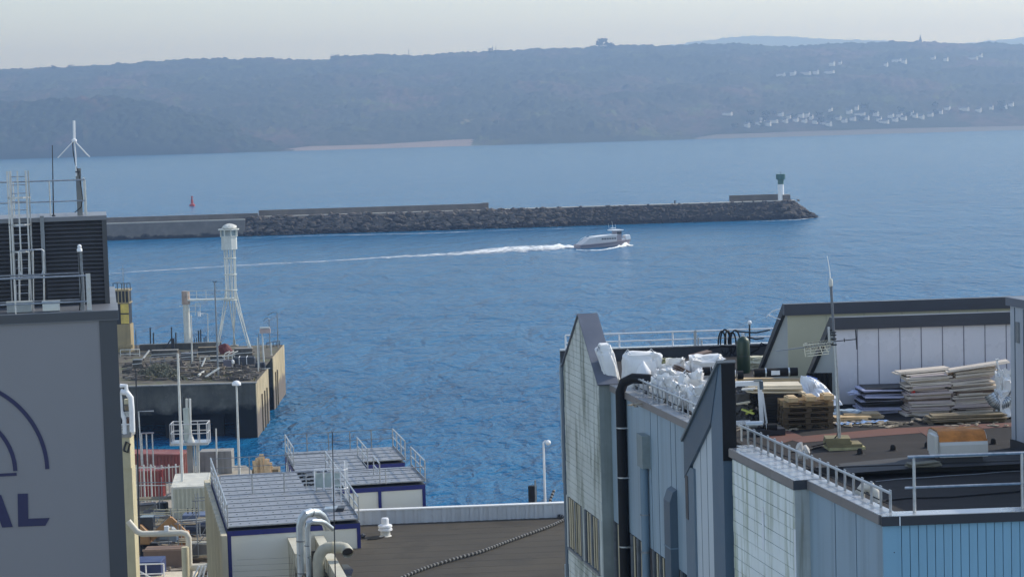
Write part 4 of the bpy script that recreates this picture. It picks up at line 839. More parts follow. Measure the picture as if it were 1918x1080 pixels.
MB().box(b.x-.95, b.x+.75, b.y, b.y+1.8, ZG, ZG+2.4).build('cabinet', M('navy_panel', (.02,.035,.12), .5, 0, .15, 1), t, bevel=.05)
rail_parts(t, [(b.x-1.1, b.y-.3, ZG+1.2), (b.x+.95, b.y-.3, ZG+1.2)], 1.15, white_st, .05, .05, (.5,), 1.0)
MB().tube([(b.x-.6, b.y-.5, ZG+2.1), (b.x+.9, b.y-.5, ZG+1.2), (b.x+2.2, b.y-.5, ZG+.4)], .05, 6).build('stair_rail', white_st, t)
t = thing('stair', G(395, 1072), 'white metal stair rails at the foot of the beige wall', 'stair')
for k in range(4): a = g_(355+k*9, 1080); MB().tube([a+Vector((0,-1,0)), a+Vector((.35,-1,.15)), g_(378+k*6, 1052)+Vector((0,-1,0))], .045, 6).build('handrail', white_st, t)
MB().bar(g_(372,1080), g_(394,1050), .6, .1).build('stringer', galv, t)
rr = random.Random(21)
cl = [(300,975,'timber'),(318,985,'timber'),(335,972,'timber'),(310,992,'pallet'),(345,990,'box'),(330,1000,'box'),(360,1012,'timber'),(385,1020,'pallet'),(262,990,'box'),(290,965,'box'),(272,1008,'box'),(320,1012,'box'),(345,1040,'timber'),(375,1040,'box'),(388,1045,'timber'),(300,1050,'timber'),(365,1030,'box'),(275,955,'box'),(342,960,'drum'),(305,955,'drum'),(385,1000,'drum'),(262,1030,'drum')]
words = {'timber': 'stack of loose timbers', 'pallet': 'worn pallet', 'box': 'dusty builders box', 'drum': 'dark round drum'}
cnt = {}
for i, (px, py, k) in enumerate(cl):
    b = G(px, py + 8); cnt[k] = cnt.get(k, 0) + 1
    near = 'left' if px < 290 else 'middle' if px < 340 else 'right'
    lb = '%s %s in the littered yard, %s side' % (['first','second','third','fourth','fifth','sixth','seventh','eighth','ninth','tenth'][cnt[k]-1], words[k], near)
    a = rr.uniform(-.4, .4)
    if k == 'timber':
        m = MB()
        for j in range(9): m.obox(b+Vector((rr.uniform(-.2,.2), (j % 3)*.3-.3, .08+(j//3)*.14)), (rr.uniform(1.6,2.6), .22, .1), rz=a+rr.uniform(-.12,.12))
        tag(m.build('timber_stack', rr.choice([timber, board_m, timber_old])), lb, 'timber', 'clutter in the works yard')
    elif k == 'pallet':
        m = MB()
        for j in range(6): m.obox(b+Vector((0,j*.18-.45,.18)), (1.2,.13,.03), rz=0)
        for j in (-.5,0,.5): m.obox(b+Vector((j,0,.09)), (.1,1.1,.14))
        tag(m.build('pallet', timber), lb, 'pallet', 'clutter in the works yard')
    elif k == 'box':
        t = thing('box', b, lb, 'box', 'clutter in the works yard'); h = rr.uniform(.5, 1.1); sx = rr.uniform(.8, 1.7); mt_ = rr.choice([concrete, white_old, board_m, M('pale_blue_box', (.3,.36,.42), .6), M('warm_grey_box', (.33,.29,.25), .7)])
        MB().obox(b+Vector((0,0,h/2)), (sx, .9, h), rz=a).build('body', mt_, t, bevel=.03); MB().obox(b+Vector((0,0,h+.03)), (sx+.06,.96,.06), rz=a).build('lid', rr.choice([white_old, timber_old, dark_met]), t)
    else: tag(MB().lathe(b, [(.42,0),(.42,.3),(.45,.32),(.42,.34),(.42,.85),(.36,.9)], 14).build('drum', dark_met), lb, 'drum', 'clutter in the works yard')
rr = random.Random(77); tn = 0
for px, py, w_, h_ in ((300,960,3.2,2.6),(330,1005,2.8,2.2),(372,1045,2.4,2.8),(285,1020,2.2,2.4),(392,1010,1.6,3.2)):
    b = G(px, py+10); t = thing('scaffold_tower', b, ['grey tube scaffold near the cream container', 'low tube scaffold above the beige pipe', 'tube scaffold at the foot of the beige wall', 'dark tube scaffold beside the yellow column', 'tall narrow tube scaffold against the beige wall'][tn], 'scaffold'); tn += 1
    for dx in (0, w_/2, w_):
        for dy in (0, 1.2): MB().cyl(b+Vector((dx-w_/2,dy,0)), b+Vector((dx-w_/2,dy,h_*rr.uniform(.85,1.1))), .035, n=6).build('upright', galv_d, t)
    for z in (.5, h_*.5, h_*.92):
        for dy in (0, 1.2): MB().cyl(b+Vector((-w_/2-.2,dy,z)), b+Vector((w_/2+.2,dy,z+rr.uniform(-.1,.1))), .032, n=6).build('ledger', rr.choice([galv_d, white_old, beige_p]), t)
    MB().bar(b+Vector((-w_/2,0,.1)), b+Vector((w_/2,0,h_*.9)), .05).build('brace', galv_d, t); MB().obox(b+Vector((0,.6,h_*.52)), (w_,1.0,.06)).build('deck_board', timber_old, t)
m = MB()
for i in range(420):
    px = rr.uniform(258, 398); py = rr.uniform(965, 1078); c = G(px, py); m.obox(c+Vector((0,0,rr.uniform(.03,.25))), (rr.uniform(.2,1.6), rr.uniform(.08,.4), rr.uniform(.04,.25)), rz=rr.uniform(-.6,.6), ry=rr.uniform(-.12,.12))
struct(m.build('builders_rubble', M('mixed_builders_rubble', (.26,.215,.165), .9, 0, .6, .7, patch=.7, pc=(.10,.07,.055), psc=.8), fix=False), 'loose builders rubble scattered over the works yard', 'stuff')
# wood pile by the far stack
b = PY(492, 884, 128); t = thing('lumber_pile', Vector((b.x, b.y, ZG)), 'pile of upright pale planks behind the cabin roofs', 'lumber')
rr = random.Random(3); m = MB()
for i in range(34):
    px = rr.uniform(477, 508); top = 878 - 24*max(0, 1-abs(px-490)/20) - rr.uniform(0, 6); p = PY(px, 895, 128+rr.uniform(0,1)); q = PY(px+rr.uniform(-3,3), top, p.y); m.bar(p, q, rr.uniform(.12,.3), .06)
m.build('planks', M('fresh_lumber', (.62,.45,.27), .8, 0, .3, 4), t); MB().box(b.x-.7, b.x+.9, b.y+.4, b.y+1.6, ZG, b.z+.1).build('bin', timber_old, t)
# ================================================================== LOW GREY-ROOFED WORKSHOP
ZF = 13.0
bit = M('grey_bitumen_roof', (.072,.064,.052), .9, spec=.15, m=0., var=.18, sc_=.35, bump=.01, streak=.35, sk=(.095,.083,.066), sks=(.25,2.5,1), thr=(.45,.7), patch=.4, pc=(.048,.044,.038), psc=.5)
S = lambda px, py, z=ZF: PZ(px, py, z)
PT = .72
pA0, pA1 = S(518,957,ZF+PT), S(555,1036,ZF+PT)
pB0, pB1 = S(582,986,ZF+PT), S(668,1145,ZF+PT)
pR = S(1075,942.5,ZF+PT); pR0 = S(535,958,ZF+PT)
wk = thing('workshop', (pB0.x+8, pB0.y, ZG), 'low workshop with flat brown grey roof and pale parapet', 'building')
dirr = (pA1-pA0).normalized()
far_e = pR + Vector((6,1,0))
MB().prism([Vector((pA0.x,pA0.y,ZG)), Vector((pA1.x,pA1.y,ZG)), Vector((pB0.x,pA1.y-.3,ZG)), Vector((pB1.x,pB1.y,ZG)), Vector((pB1.x+20,pB1.y,ZG)), Vector((far_e.x,far_e.y,ZG))], (0,0,ZF-ZG)).build('roof', bit, wk)
cor_w = M('pale_corrugated_sheet', (.52,.55,.58), .5, 0, .08, .6, streak=.4, sk=(.25,.22,.2)); cap_w = M('white_parapet_cap', (.75,.75,.73), .5, 0, .06, 1)
wallb = M('beige_parapet', (.56,.53,.42), .7, 0, .1, .8, streak=.35, sk=(.32,.28,.18))
def parapet(p, q, zb, cap, mat, capm, cw=.36, rib=.3, side=1):
    d = (q-p); L_ = d.length; d.normalize(); nn = Vector((d.y, -d.x, 0))*side; m = MB()
    m.prism([Vector((p.x,p.y,zb)), Vector((q.x,q.y,zb)), Vector((q.x,q.y,p.z-.06)), Vector((p.x,p.y,p.z-.06))], nn*.25)
    for i in range(int(L_/rib)):
        a = p + d*(i+.5)*rib; m.prism([Vector((a.x,a.y,zb+.02)), Vector((a.x,a.y,zb+.02))+d*rib*.4, Vector((a.x,a.y,p.z-.07))+d*rib*.4, Vector((a.x,a.y,p.z-.07))], -nn*.04)
        if True: b2 = a + nn*.25; m.prism([Vector((b2.x,b2.y,zb+.02)), Vector((b2.x,b2.y,zb+.02))+d*rib*.4, Vector((b2.x,b2.y,p.z-.07))+d*rib*.4, Vector((b2.x,b2.y,p.z-.07))], nn*.04)
    m.build('parapet', mat, wk)
    m = MB(); a0, a1 = p - nn*.06, p + nn*(cw-.04)
    m.prism([a0-Vector((0,0,.06)), a1-Vector((0,0,.06)), a1, a0], q-p); m.build('parapet_cap', capm, wk)
parapet(pR0 - Vector((.3,.06,0)), far_e, ZF-.5, None, cor_w, cap_w, .34, .45, 1)
parapet(pA0, pA1, ZF-7, None, wallb, cap_w if False else wallb, .42, .9, -1)
parapet(pB0, pB1, ZF-7, None, wallb, wallb, .40, .9, -1)
MB().prism([Vector((pA1.x+.02,pA1.y-.28,ZG)), Vector((pB0.x+.3,pA1.y-.28,ZG)), Vector((pB0.x+.3,pA1.y-.28,ZF+PT-.1)), Vector((pA1.x+.02,pA1.y-.28,ZF+PT-.1))], (0,.25,0)).build('parapet', wallb, wk)
m = MB(); rr = random.Random(8)
for k in range(16):                                    # lapped felt seams
    a = S(1075, 955 + 0*k, ZF); y = 80.5 + k*1.28; m.prism([(pB0.x-3, y, ZF+.001), (4.5, y+1.35, ZF+.001), (4.5, y+1.38, ZF+.001), (pB0.x-3, y+.03, ZF+.001)], (0,0,.004))
m.build('felt_laps', M('felt_lap', (.056,.049,.039), .85, 0, .3, 1), wk)
# ducts in the notch
def D_(px, py, y): return PY(px, py, y)
yq = pA1.y - 1.0
galv_duct = M('galvanised_duct', (.50,.55,.58), .35, .6, .12, 2)
t = thing('duct', Vector((D_(562,1080,yq).x, yq, ZG)), 'large galvanised duct looping over the parapet', 'duct')
pts = [Vector((D_(563,1080,yq).x, yq, ZG)), D_(562.5,985,yq), D_(565,972,yq), D_(572,962,yq), D_(582,958.5,yq+.3), D_(594,959.5,yq+.6), D_(603,966,yq+.9), D_(610,978,yq+1.2), D_(613,988,yq+1.4)]
MB().tube(pts, .19, 14).build('pipe', galv_duct, t)
m = MB()
for a, b in ((pts[1]-Vector((0,0,.6)), pts[1]-Vector((0,0,.66))), (pts[1]-Vector((0,0,2.0)), pts[1]-Vector((0,0,2.06))), (pts[4], pts[4].lerp(pts[5],.12))): m.cyl(a, b, .205, n=14)
m.build('joint_ring', galv_d, t)
yq2 = yq - .6
t = thing('duct', Vector((D_(578,1080,yq2).x, yq2, ZG)), 'thinner galvanised duct beside the large looping duct', 'duct')
MB().tube([Vector((D_(577.5,1080,yq2).x, yq2, ZG)), D_(576,988,yq2), D_(578,979,yq2), D_(584,976,yq2), D_(600,976,yq2+.3), D_(608,979,yq2+.6), D_(622,990,yq2+1.0)], .12, 12).build('pipe', galv_duct, t)
MB().cyl(D_(576,1020,yq2), D_(576,1022,yq2), .135, n=12).build('joint_ring', galv_d, t)
yq3 = S(610, 1040, ZF+PT).y - 1.0
t = thing('duct', Vector((D_(597,1080,yq3).x, yq3, ZG)), 'fat beige duct with open round mouth over the roof edge', 'duct')
bd = M('beige_duct_paint', (.50,.48,.38), .6, 0, .12, 1.5, streak=.35, sk=(.25,.22,.14))
MB().tube([Vector((D_(597,1085,yq3).x, yq3, ZG)), D_(596,1052,yq3), D_(598,1040,yq3), D_(604,1030,yq3), D_(613,1025,yq3), D_(638,1024,yq3), D_(646,1026,yq3-.05), D_(650.5,1031,yq3-.2), D_(651.5,1034.5,yq3-.35)], .245, 18, cap=False).build('pipe', bd, t)
q = D_(651.6,1035,yq3-.37); m = MB(); m.tube([q+Vector((-.01,.06,.05)), q+Vector((-.008,.05,.04))], .225, 18); m.build('mouth', M('duct_inside', (.03,.028,.03), .9), t)
MB().cyl(D_(622,1024.5,yq3), D_(626,1024.5,yq3), .255, n=18).build('joint_ring', beige_p, t)
# fans
fb = S(628, 1008); t = thing('roof_fan', fb, 'roof fan with hooded outlet behind the galvanised ducts', 'fan')
yf_ = fb.y - .4
MB().lathe(Vector((D_(634,985,yf_).x, yf_, D_(634,985,yf_).z)) , [(.1,-.3),(.33,-.28),(.36,.0),(.33,.28),(.1,.3)], 16).build('scroll', dark_met, t)
hd_ = MB(); a = [D_(607,953,yf_), D_(631,951,yf_), D_(619,969,yf_), D_(609,966,yf_)]; hd_.prism(a, (0,.7,0)); hd_.build('hood', galv_duct, t)
MB().prism([D_(632,951,yf_-.02), D_(645,951,yf_-.02), D_(639,967,yf_-.02), D_(622,966,yf_-.02)], (0,.7,0)).build('hood_side', dark_met, t)
m = MB().prism([D_(608,996,yf_-.3), D_(616,991,yf_-.3), D_(648,984,yf_-.3), D_(640,997,yf_-.3), D_(634,1003,yf_-.3), D_(612,1004,yf_-.3)], (0,.6,0)); m.build('inlet_box', galv_duct, t)
m = MB()
for px in (618, 624, 636, 643): p = S(px, 1011); m.obox(Vector((p.x, p.y-.1, ZF+.08)), (.12,.6,.16))
m.build('feet', black_rub, t)
b = S(722, 1003); t = thing('roof_vent', b, 'small white mushroom vent on the grey roof', 'vent')
MB().lathe(b, [(.30,0),(.24,.04),(.22,.25)], 16).build('neck', white_old, t); MB().lathe(b, [(.22,.25),(.34,.28),(.33,.36),(.26,.40),(.34,.44),(.33,.52),(.24,.56)], 16).build('cowl', white_st, t); MB().lathe(b, [(.17,.56),(.18,.8),(.15,.86),(.02,.88)], 16).build('cap', white_st, t)
for i, (px, dx) in enumerate(((672, 'left'), (679.5, 'right'))):
    b = S(px, 1006.5); tag(MB().blob(b+Vector((0,0,.1)), (.13,.13,.12), i, .1, 2, flat=-.1).tube([b+Vector((0,0,.1)), b+Vector((.12,0,.16))], .05, 8).build('roof_valve', dark_met), '%s one of two small dark valves on the grey roof' % dx, 'valve', 'small roof valves')
tag(MB().tube([S(688,1011)+Vector((0,0,.04)), S(705,1010)+Vector((0,0,.04)), S(720,1006)+Vector((0,0,.05))], .03, 6).build('cable', black_rub), 'short black cable lying by the mushroom vent', 'cable')
# puddle and ribbed cable
struct(MB().prism([S(640,1056)+Vector((0,0,.004)), S(651,1056)+Vector((0,0,.004)), S(662,1066)+Vector((0,0,.004)), S(658,1078)+Vector((0,0,.004)), S(668,1100)+Vector((0,0,.004)), S(652,1094)+Vector((0,0,.004))], (0,0,.004)).build('puddle', M('roof_puddle', (.04,.045,.05), .03, 0, .1, 1, spec=1.0)))
path = [(735,1093),(790,1069),(850,1050),(900,1036),(950,1017),(1000,999),(1030,988),(1052,978),(1058.5,974.5),(1056,971),(1042,966),(1032,960.5),(1028,956),(1031,951),(1038,946)]
P3 = [S(a, b) + Vector((0,0,.09)) for a, b in path]; P3[-2].z += .3; P3[-1].z += .65
sm = []
for i in range(len(P3)-1):
    p0_, p1_, p2_, p3_ = P3[max(0,i-1)], P3[i], P3[i+1], P3[min(len(P3)-1,i+2)]
    for k in range(40):
        q = k/40; sm.append(.5*((2*p1_) + (p2_-p0_)*q + (2*p0_-5*p1_+4*p2_-p3_)*q*q + (3*p1_-p0_-3*p2_+p3_)*q**3))
t = thing('ribbed_cable', sm[200], 'long black ribbed cable chain curving across the grey roof', 'cable')
MB().tube(sm[::2], .055, 8).build('cable', black_rub, t)
m = MB(); acc = 0
for a, b in zip(sm, sm[1:]):
    acc += (b-a).length
    if acc > .24:
        acc = 0; d = (b-a).normalized(); m.tube([b-d*.05, b+d*.05], .08, 8)
m.build('clamps', M('worn_grey_clamp', (.15,.15,.145), .6), t)
# thin lightning pole in front
pole(622.5, 808, 628.5, 1100, 82, None, .022, 'very thin dark pole rising in front of the ducts', dark_met, base=False)
# ================================================================== NEAR GREY BUILDING ON THE LEFT
ZL = 26.4
cL = PZ(218, 580, ZL); FL_ = Fr((cL.x, cL.y), 10.8)
gb = thing('grey_building', FL_.w(-6, 4, ZG), 'large plain grey clad building with navy logo at the left edge', 'building')
grey_clad = M('grey_wall_cladding', (.24,.232,.238), .6, 0, .05, .15, streak=.3, sk=(.20,.195,.20), sks=(.5,.5,.05), thr=(.4,.8)); band_m = M('dark_corner_cladding', (.06,.063,.07), .5, 0, .06, .3); cop_m = M('grey_coping', (.17,.18,.20), .45, .2, .1, .6)
u190 = FL_.hv(190, 700, 0)[0]
MB(FL_).box(-14, -.02, .02, 12, ZG, ZL-.32).build('wall', grey_clad, gb)
MB(FL_).box(u190, .0, -.01, .35, ZG, ZL-.321).build('corner_trim', band_m, gb)
MB(FL_).box(-14, .06, -.07, 3.2, ZL-.32, ZL).build('coping', cop_m, gb)
MB(FL_).box(-14, .05, -.075, -.071, ZL-.30, ZL-.02).build('coping_fascia', band_m, gb)
MB(FL_).box(-14, .03, 3.2, 12, ZL-.32, ZL-.05).build('roof', cop_m, gb)
navy = M('navy_logo_paint', (.018,.018,.07), .5, 0, .05, 1)
def wl(px, py): u, v, z = FL_.hv(px, py, 0); return u, z
def logo(poly, name):
    m = MB(FL_); m.prism([(u, -.006, z) for u, z in poly], FL_.V*0 + Vector((0,0,0))) if False else None
    n = len(poly); m.add([(u, .019, z) for u, z in poly] + [(u, -.006, z) for u, z in poly], [list(range(n)), list(range(n, 2*n))[::-1]] + [(i, (i+1) % n, n+(i+1) % n, n+i) for i in range(n)])
    return m.build(name, navy, gb)
k_ = wl(0, 700); kk = wl(200, 700); mpp = (kk[0]-k_[0])/200
def ring(px_end, cxp, ro, ri, name):
    uc, zc = wl(cxp, 888); out = [(uc + ro*mpp*math.cos(a), zc + ro*mpp*math.sin(a)) for a in [R(2*i) for i in range(46)]]; inn = [(uc + ri*mpp*math.cos(a), zc + ri*mpp*math.sin(a)) for a in [R(2*i) for i in range(45, -1, -1)]]
    return logo(out + inn, name)
ring(91, -93, 184.5, 177, 'logo_arc'); ring(31, -93, 124.5, 117, 'logo_arc')
a = wl(-90, 884.5); b = wl(31, 884.5); c = wl(31, 890); logo([(a[0], b[1]), (b[0]-.0005, b[1]), (b[0]-.0005, c[1]), (a[0], c[1])], 'logo_bar')
L_ = [wl(*p) for p in ((33,924),(52,923.5),(53,970.5),(93,969),(85,983.5),(34,985.5))]; logo(L_, 'letter')
A_ = [wl(*p) for p in ((-14,926),(2,926),(24,986),(4,987),(-1,973),(-30,974),(-35,987),(-50,987))]; logo(A_, 'letter')
# louvred plant screen on the roof
lv = FL_.hz(205, 568, ZL); vL = lv[1]; zl1 = FL_.hv(205, 403, vL)[2]; uR = lv[0]
ls = thing('plant_screen', FL_.w(uR-3, vL, ZL), 'dark louvred plant room on the grey building roof', 'plant room')
louv = M('louvre_metal', (.075,.077,.085), .45, .3, .12, 2)
MB(FL_).box(-14, uR, vL+.12, vL+4, ZL+.0, zl1-.15).build('core', black_st, ls)
for a, b in ((-14, FL_.hv(79, 500, vL)[0]), (FL_.hv(87, 500, vL)[0], uR-.14)):
    m = MB(FL_); k = ZL+.15
    while k < zl1-.25:
        m.add([(a,vL,k),(b,vL,k),(b,vL+.1,k+.11),(a,vL+.1,k+.11),(a,vL,k-.015),(b,vL,k-.015),(b,vL+.1,k+.095),(a,vL+.1,k+.095)],[(0,1,2,3),(7,6,5,4),(0,4,5,1),(2,6,7,3),(0,3,7,4),(1,5,6,2)]); k += .135
    m.build('louvre_panel', louv, ls)
MB(FL_).box(uR-.14, uR+.02, vL-.03, vL+4, ZL, zl1-.15).build('corner_trim', band_m, ls)
MB(FL_).box(-14, uR+.03, vL-.05, vL+4, zl1-.15, zl1).build('coping', cop_m, ls)
ua = FL_.hv(79, 500, vL)[0]; MB(FL_).box(ua, ua+.13, vL-.12, vL+.02, FL_.hv(82,515,vL)[2], zl1+.06).build('downpipe', galv_d, ls)
# roof railings
wl2 = lambda px, py, v: FL_.hv(px, py, v)
hr = wl2(100, 518.5, .1)[2]-ZL
railing([FL_.w(-8, .1, ZL), FL_.w(wl2(170,575,.1)[0], .1, ZL)], hr, 'front galvanised railing on the edge of the grey building roof', galv, pr=.03, rr_=.032, mids=(.27,), sp=2.1)
m = thing('rail_post', FL_.w(wl2(167,575,.1)[0], .12, ZL), 'stout square post ending the front roof railing', 'post')
up = wl2(163,575,.1)[0]; MB(FL_).box(up, up+.15, .05, .2, ZL, wl2(167,512,.1)[2]).build('post', galv, m); MB(FL_).box(up-.04, up+.19, 0.01, .24, ZL, ZL+.03).build('foot_plate', galv_d, m)
railing([FL_.w(-8, 1.0, ZL), FL_.w(wl2(158,568,1.0)[0], 1.0, ZL)], wl2(100, 513, 1.0)[2]-ZL, 'second galvanised railing just behind the front one', galv_d, pr=.026, rr_=.026, mids=(.27,), sp=2.4)
vr = vL + .4
railing([FL_.w(-8, vr, zl1), FL_.w(wl2(162,401,vr)[0], vr, zl1), FL_.w(wl2(158,401,vr)[0], vr+3, zl1)], wl2(100,338.5,vr)[2]-zl1, 'galvanised railing along the top of the louvred plant room', galv, pr=.026, rr_=.026, mids=(.42,), sp=1.3)
# ladder with cage
lb_ = FL_.w(wl2(45,565,vL)[0], vL-.12, ZL); lh = wl2(45,320,vL-.5)[2]-ZL
cage_ladder(lb_, lh, .50, .62, 'tall caged ladder climbing the louvred plant room', galv, FL_, .28)
gt = thing('ladder_gate', FL_.w(wl2(58,565,1.6)[0], 1.6, ZL), 'round cornered steel gate frame at the foot of the ladder', 'gate')
pp = [FL_.w(*wl2(x, y, 1.6)[:1], 1.6, wl2(x, y, 1.6)[2]) for x, y in ((35,472),(38,469),(78,467),(82,470),(82,505),(78,515),(72,516.5),(44,517),(38,513),(35,500),(35,472))]
MB().tube(pp, .028, 8).build('frame', galv, gt)
for x in (36, 82): MB().cyl(FL_.w(wl2(x,560,1.6)[0], 1.6, ZL), FL_.w(wl2(x,480,1.6)[0], 1.6, wl2(x,470,1.6)[2]), .03, n=8).build('post', galv, gt)
for x in (54, 62): MB().cyl(FL_.w(wl2(x,560,1.6)[0], 1.6, ZL), FL_.w(wl2(x,468,1.6)[0], 1.6, wl2(x,468,1.6)[2]), .022, n=8).build('bar', galv, gt)
# camera post
cp = thing('camera_post', FL_.w(wl2(155,578,.5)[0], .5, ZL), 'square steel post with white dome camera on the grey roof', 'camera post')
uu = wl2(150.5,578,.5)[0]; zt = wl2(155,472,.5)[2]; MB(FL_).box(uu, uu+.14, .45, .6, ZL, zt).build('post', galv_d, cp)
cc = FL_.w(wl2(149,468,.4)[0], .38, wl2(149,468,.4)[2]); MB().lathe(cc, [(.03,-.06),(.09,-.05),(.09,.02),(.07,.06)], 14).build('bracket', white_st, cp); MB().blob(cc+Vector((0,0,.11)), (.07,.07,.075), 1, 0, 3, sm=True).build('camera_dome', white_st, cp)
MB().tube([cc+Vector((-.02,-.02,-.06)), cc+Vector((-.03,0,-.5)), cc+Vector((0,.02,-1.2)), FL_.w(uu-.03,.42,ZL)], .018, 6).build('cable', black_rub, cp)
for (xa, xb, ya, yb2, mt_, lb) in ((13,60,568,584,M('pale_grey_box',(.33,.36,.36),.5),'low grey junction box on the left building roof'), (80,112,566,583,galv_duct,'shiny pale metal box beside the low grey junction box')):
    vv = .35; a = wl2(xa, yb2, vv)[0]; b = wl2(xb, yb2, vv)[0]; zt = wl2(xa, ya, vv)[2]
    t = thing('junction_box', FL_.w((a+b)/2, vv, ZL), lb, 'box'); MB(FL_).box(a, b, vv, vv+.5, ZL+.02, zt).build('body', mt_, t, bevel=.015); MB(FL_).box(a-.02, b+.02, vv-.02, vv+.52, zt, zt+.03).build('lid', mt_, t)
# antenna mast
va = vL + 1.0; um_ = wl2(150,400,va)[0]; am = thing('antenna_mast', FL_.w(um_, va, zl1), 'grey square mast carrying a white ground plane aerial', 'antenna')
MB(FL_).box(um_-.09, um_+.09, va-.09, va+.09, zl1, wl2(150,315,va)[2]).build('post', M('grey_mast_post', (.20,.21,.21), .6, .2), am)
ax = lambda px, py: FL_.w(wl2(px,py,va-.2)[0], va-.2, wl2(px,py,va-.2)[2])
MB().tube([ax(143,330), ax(141.5,290), ax(139,262)], .022, 8).build('support_tube', white_st, am); MB().tube([ax(139,262), ax(138.5,226)], .042, 8).build('radiator', white_st, am); MB().lathe(ax(139,263), [(.02,-.06),(.09,-.04),(.09,.03),(.03,.06)], 10).build('hub', white_st, am)
for q in ((108,296),(168,294),(164,291)): MB().tube([ax(139,263), ax(*q)], .02, 6).build('radial', white_st, am)
MB().tube([ax(136,266), ax(137,285), ax(141,308), ax(147,322), ax(152,350), ax(155,372), ax(152,388), ax(140,398)], .016, 6).build('cable', black_rub, am); MB().bar(ax(141,322), ax(150,322), .05).build('clamp', dark_met, am)
p = FL_.w(wl2(100,400,va)[0], va, zl1); tag(MB().tube([p, FL_.w(wl2(98,272,va)[0], va, wl2(98,272,va)[2])], [.028,.014], 6).lathe(p, [(.07,0),(.07,.03),(.03,.05)], 8).build('whip_aerial', black_st), 'thin black whip aerial on the louvred plant room', 'antenna')
# ================================================================== BLUE WORKSHOP ON THE RIGHT
ZC_ = 24.0; ZR = 23.72
cR_ = PZ(1655, 965, ZC_); FR = Fr((cR_.x, cR_.y), 10.77); FX = Fr((cR_.x, cR_.y), 2.5)
bb = thing('blue_workshop', FR.w(6, 12, ZG), 'blue and white clad workshop with a cluttered flat roof', 'building')
blue_w = M('steel_blue_cladding', (.29,.375,.435), .5, 0, .06, .3, streak=.45, sk=(.16,.20,.22), sks=(2.2,2.2,.14)); blue_f = M('bright_blue_cladding', (.21,.38,.49), .5, 0, .06, .3, streak=.35, sk=(.15,.26,.32), sks=(4,4,.2), thr=(.5,.75))
plank_m = M('white_plank_cladding', (.78,.81,.77), .6, 0, .06, .8, streak=.75, sk=(.22,.25,.10), sks=(2.6,2.6,.22), thr=(.50,.66)); plank_old = M('stained_plank_cladding', (.56,.59,.55), .7, 0, .1, .8, streak=.8, sk=(.15,.17,.12), sks=(2.2,2.2,.35), thr=(.50,.66))
fas_d = M('dark_fascia_metal', (.05,.055,.07), .45, .2, .1, 1)
cap_d = M('slate_metal_capping', (.13,.145,.18), .45, .3, .1, 1); cop_t = M('taupe_coping_edge', (.24,.215,.20), .5, .2, .15, 1); cop_w = M('bright_coping_top', (.48,.49,.51), .3, .6, .08, .8)
conc_g = M('grey_green_pier', (.24,.27,.26), .85, 0, .2, .9, streak=.5, sk=(.12,.14,.12)); dkblue = M('dark_slate_blue_cladding', (.075,.11,.145), .5, 0, .08, .5)
roofm = M('roof_felt', (.038,.035,.034), .9, spec=.15, m=0., var=.22, sc_=.5, bump=.012, streak=.3, sk=(.068,.064,.06), sks=(.3,2,1), patch=.4, pc=(.03,.03,.03), psc=.6)
ZW = 19.75                                             # top of the window band
def pane_band(v0, v1, u, zt, zb, n, par):
    m = MB(FR); m.box(u+.02, u+.06, v0, v1, zb, zt); g = m.build('window', glass_dk, par); m = MB(FR)
    rr_ = random.Random(int(v0*10)); k = v0+.06
    while k < v1-.1:
        w_ = rr_.uniform(.09,.16); m.box(u+.0, u+.018, k, k+w_, zb+.02, zt-.02) if rr_.random() < .72 else None; k += rr_.uniform(.2,.34)
    m.build('blind_slats', M('beige_blind', (.52,.45,.30), .7, 0, .1, 2), g); m = MB(FR)
    for k in range(n+1): v = lerp(v0, v1, k/n); m.box(u-.03, u+.03, v-.05, v+.05, zb, zt)
    m.box(u-.06, u+.03, v0-.05, v1+.05, zb-.08, zb).build('frame', galv_d, g)
MB(FR).box(.0, .29, .0, 4.62, ZG, ZC_-.2).build('wall', blue_w, bb)
MB(FR).box(.0, .29, 4.62, 31, ZW, ZC_-.2).build('wall', blue_w, bb)
MB(FR).box(.10, 10, 4.62, 31, 16.9, ZW).build('wall', black_st, bb); MB(FR).box(.0, 10, 4.62, 31, ZG, 16.9).build('wall', blue_w, bb)
m = MB(FR)
for v in (1.6, 2.9, 15.9, 16.4, 17.8, 18.6): m.box(-.008, .0, v, v+.02, ZW, ZC_-.2)
m.build('panel_seams', dkblue, bb)
# front wall of vertical boards (runs a little off square)
m = MB(FX); u = .02
while u < 9:
    m.box(u, u+.158, 0-.0, .1, ZG, ZC_-.2); u += .172
m.build('front_boards', blue_f, bb); MB(FX).box(.0, 9, .03, .3, ZG, ZC_-.21).build('front_wall', M('board_gap', (.03,.07,.11), .8), bb)
MB(FX).box(-.02, .27, -.015, .06, ZG, ZC_-.2).build('corner_board', blue_f, bb)
m = MB(FX)
for z in (23.25, 22.55, 21.85, 21.2): m.cyl((.2,-.02,z), (.2,.0,z), .012, n=8)
m.build('fixings', black_st, bb)
MB(FX).box(-.06, 9, -.09, .42, ZC_-.2, ZC_-.012).build('front_coping', M('black_coping', (.03,.032,.04), .4, .2, .1, 1), bb)
MB(FX).box(-.05, 9, -.07, .40, ZC_-.012, ZC_+.002).build('front_coping_top', cop_w, bb)
MB(FX).box(.30, .32, -.094, -.09, ZC_-.2, ZC_-.01).build('coping_joint', white_st, bb)
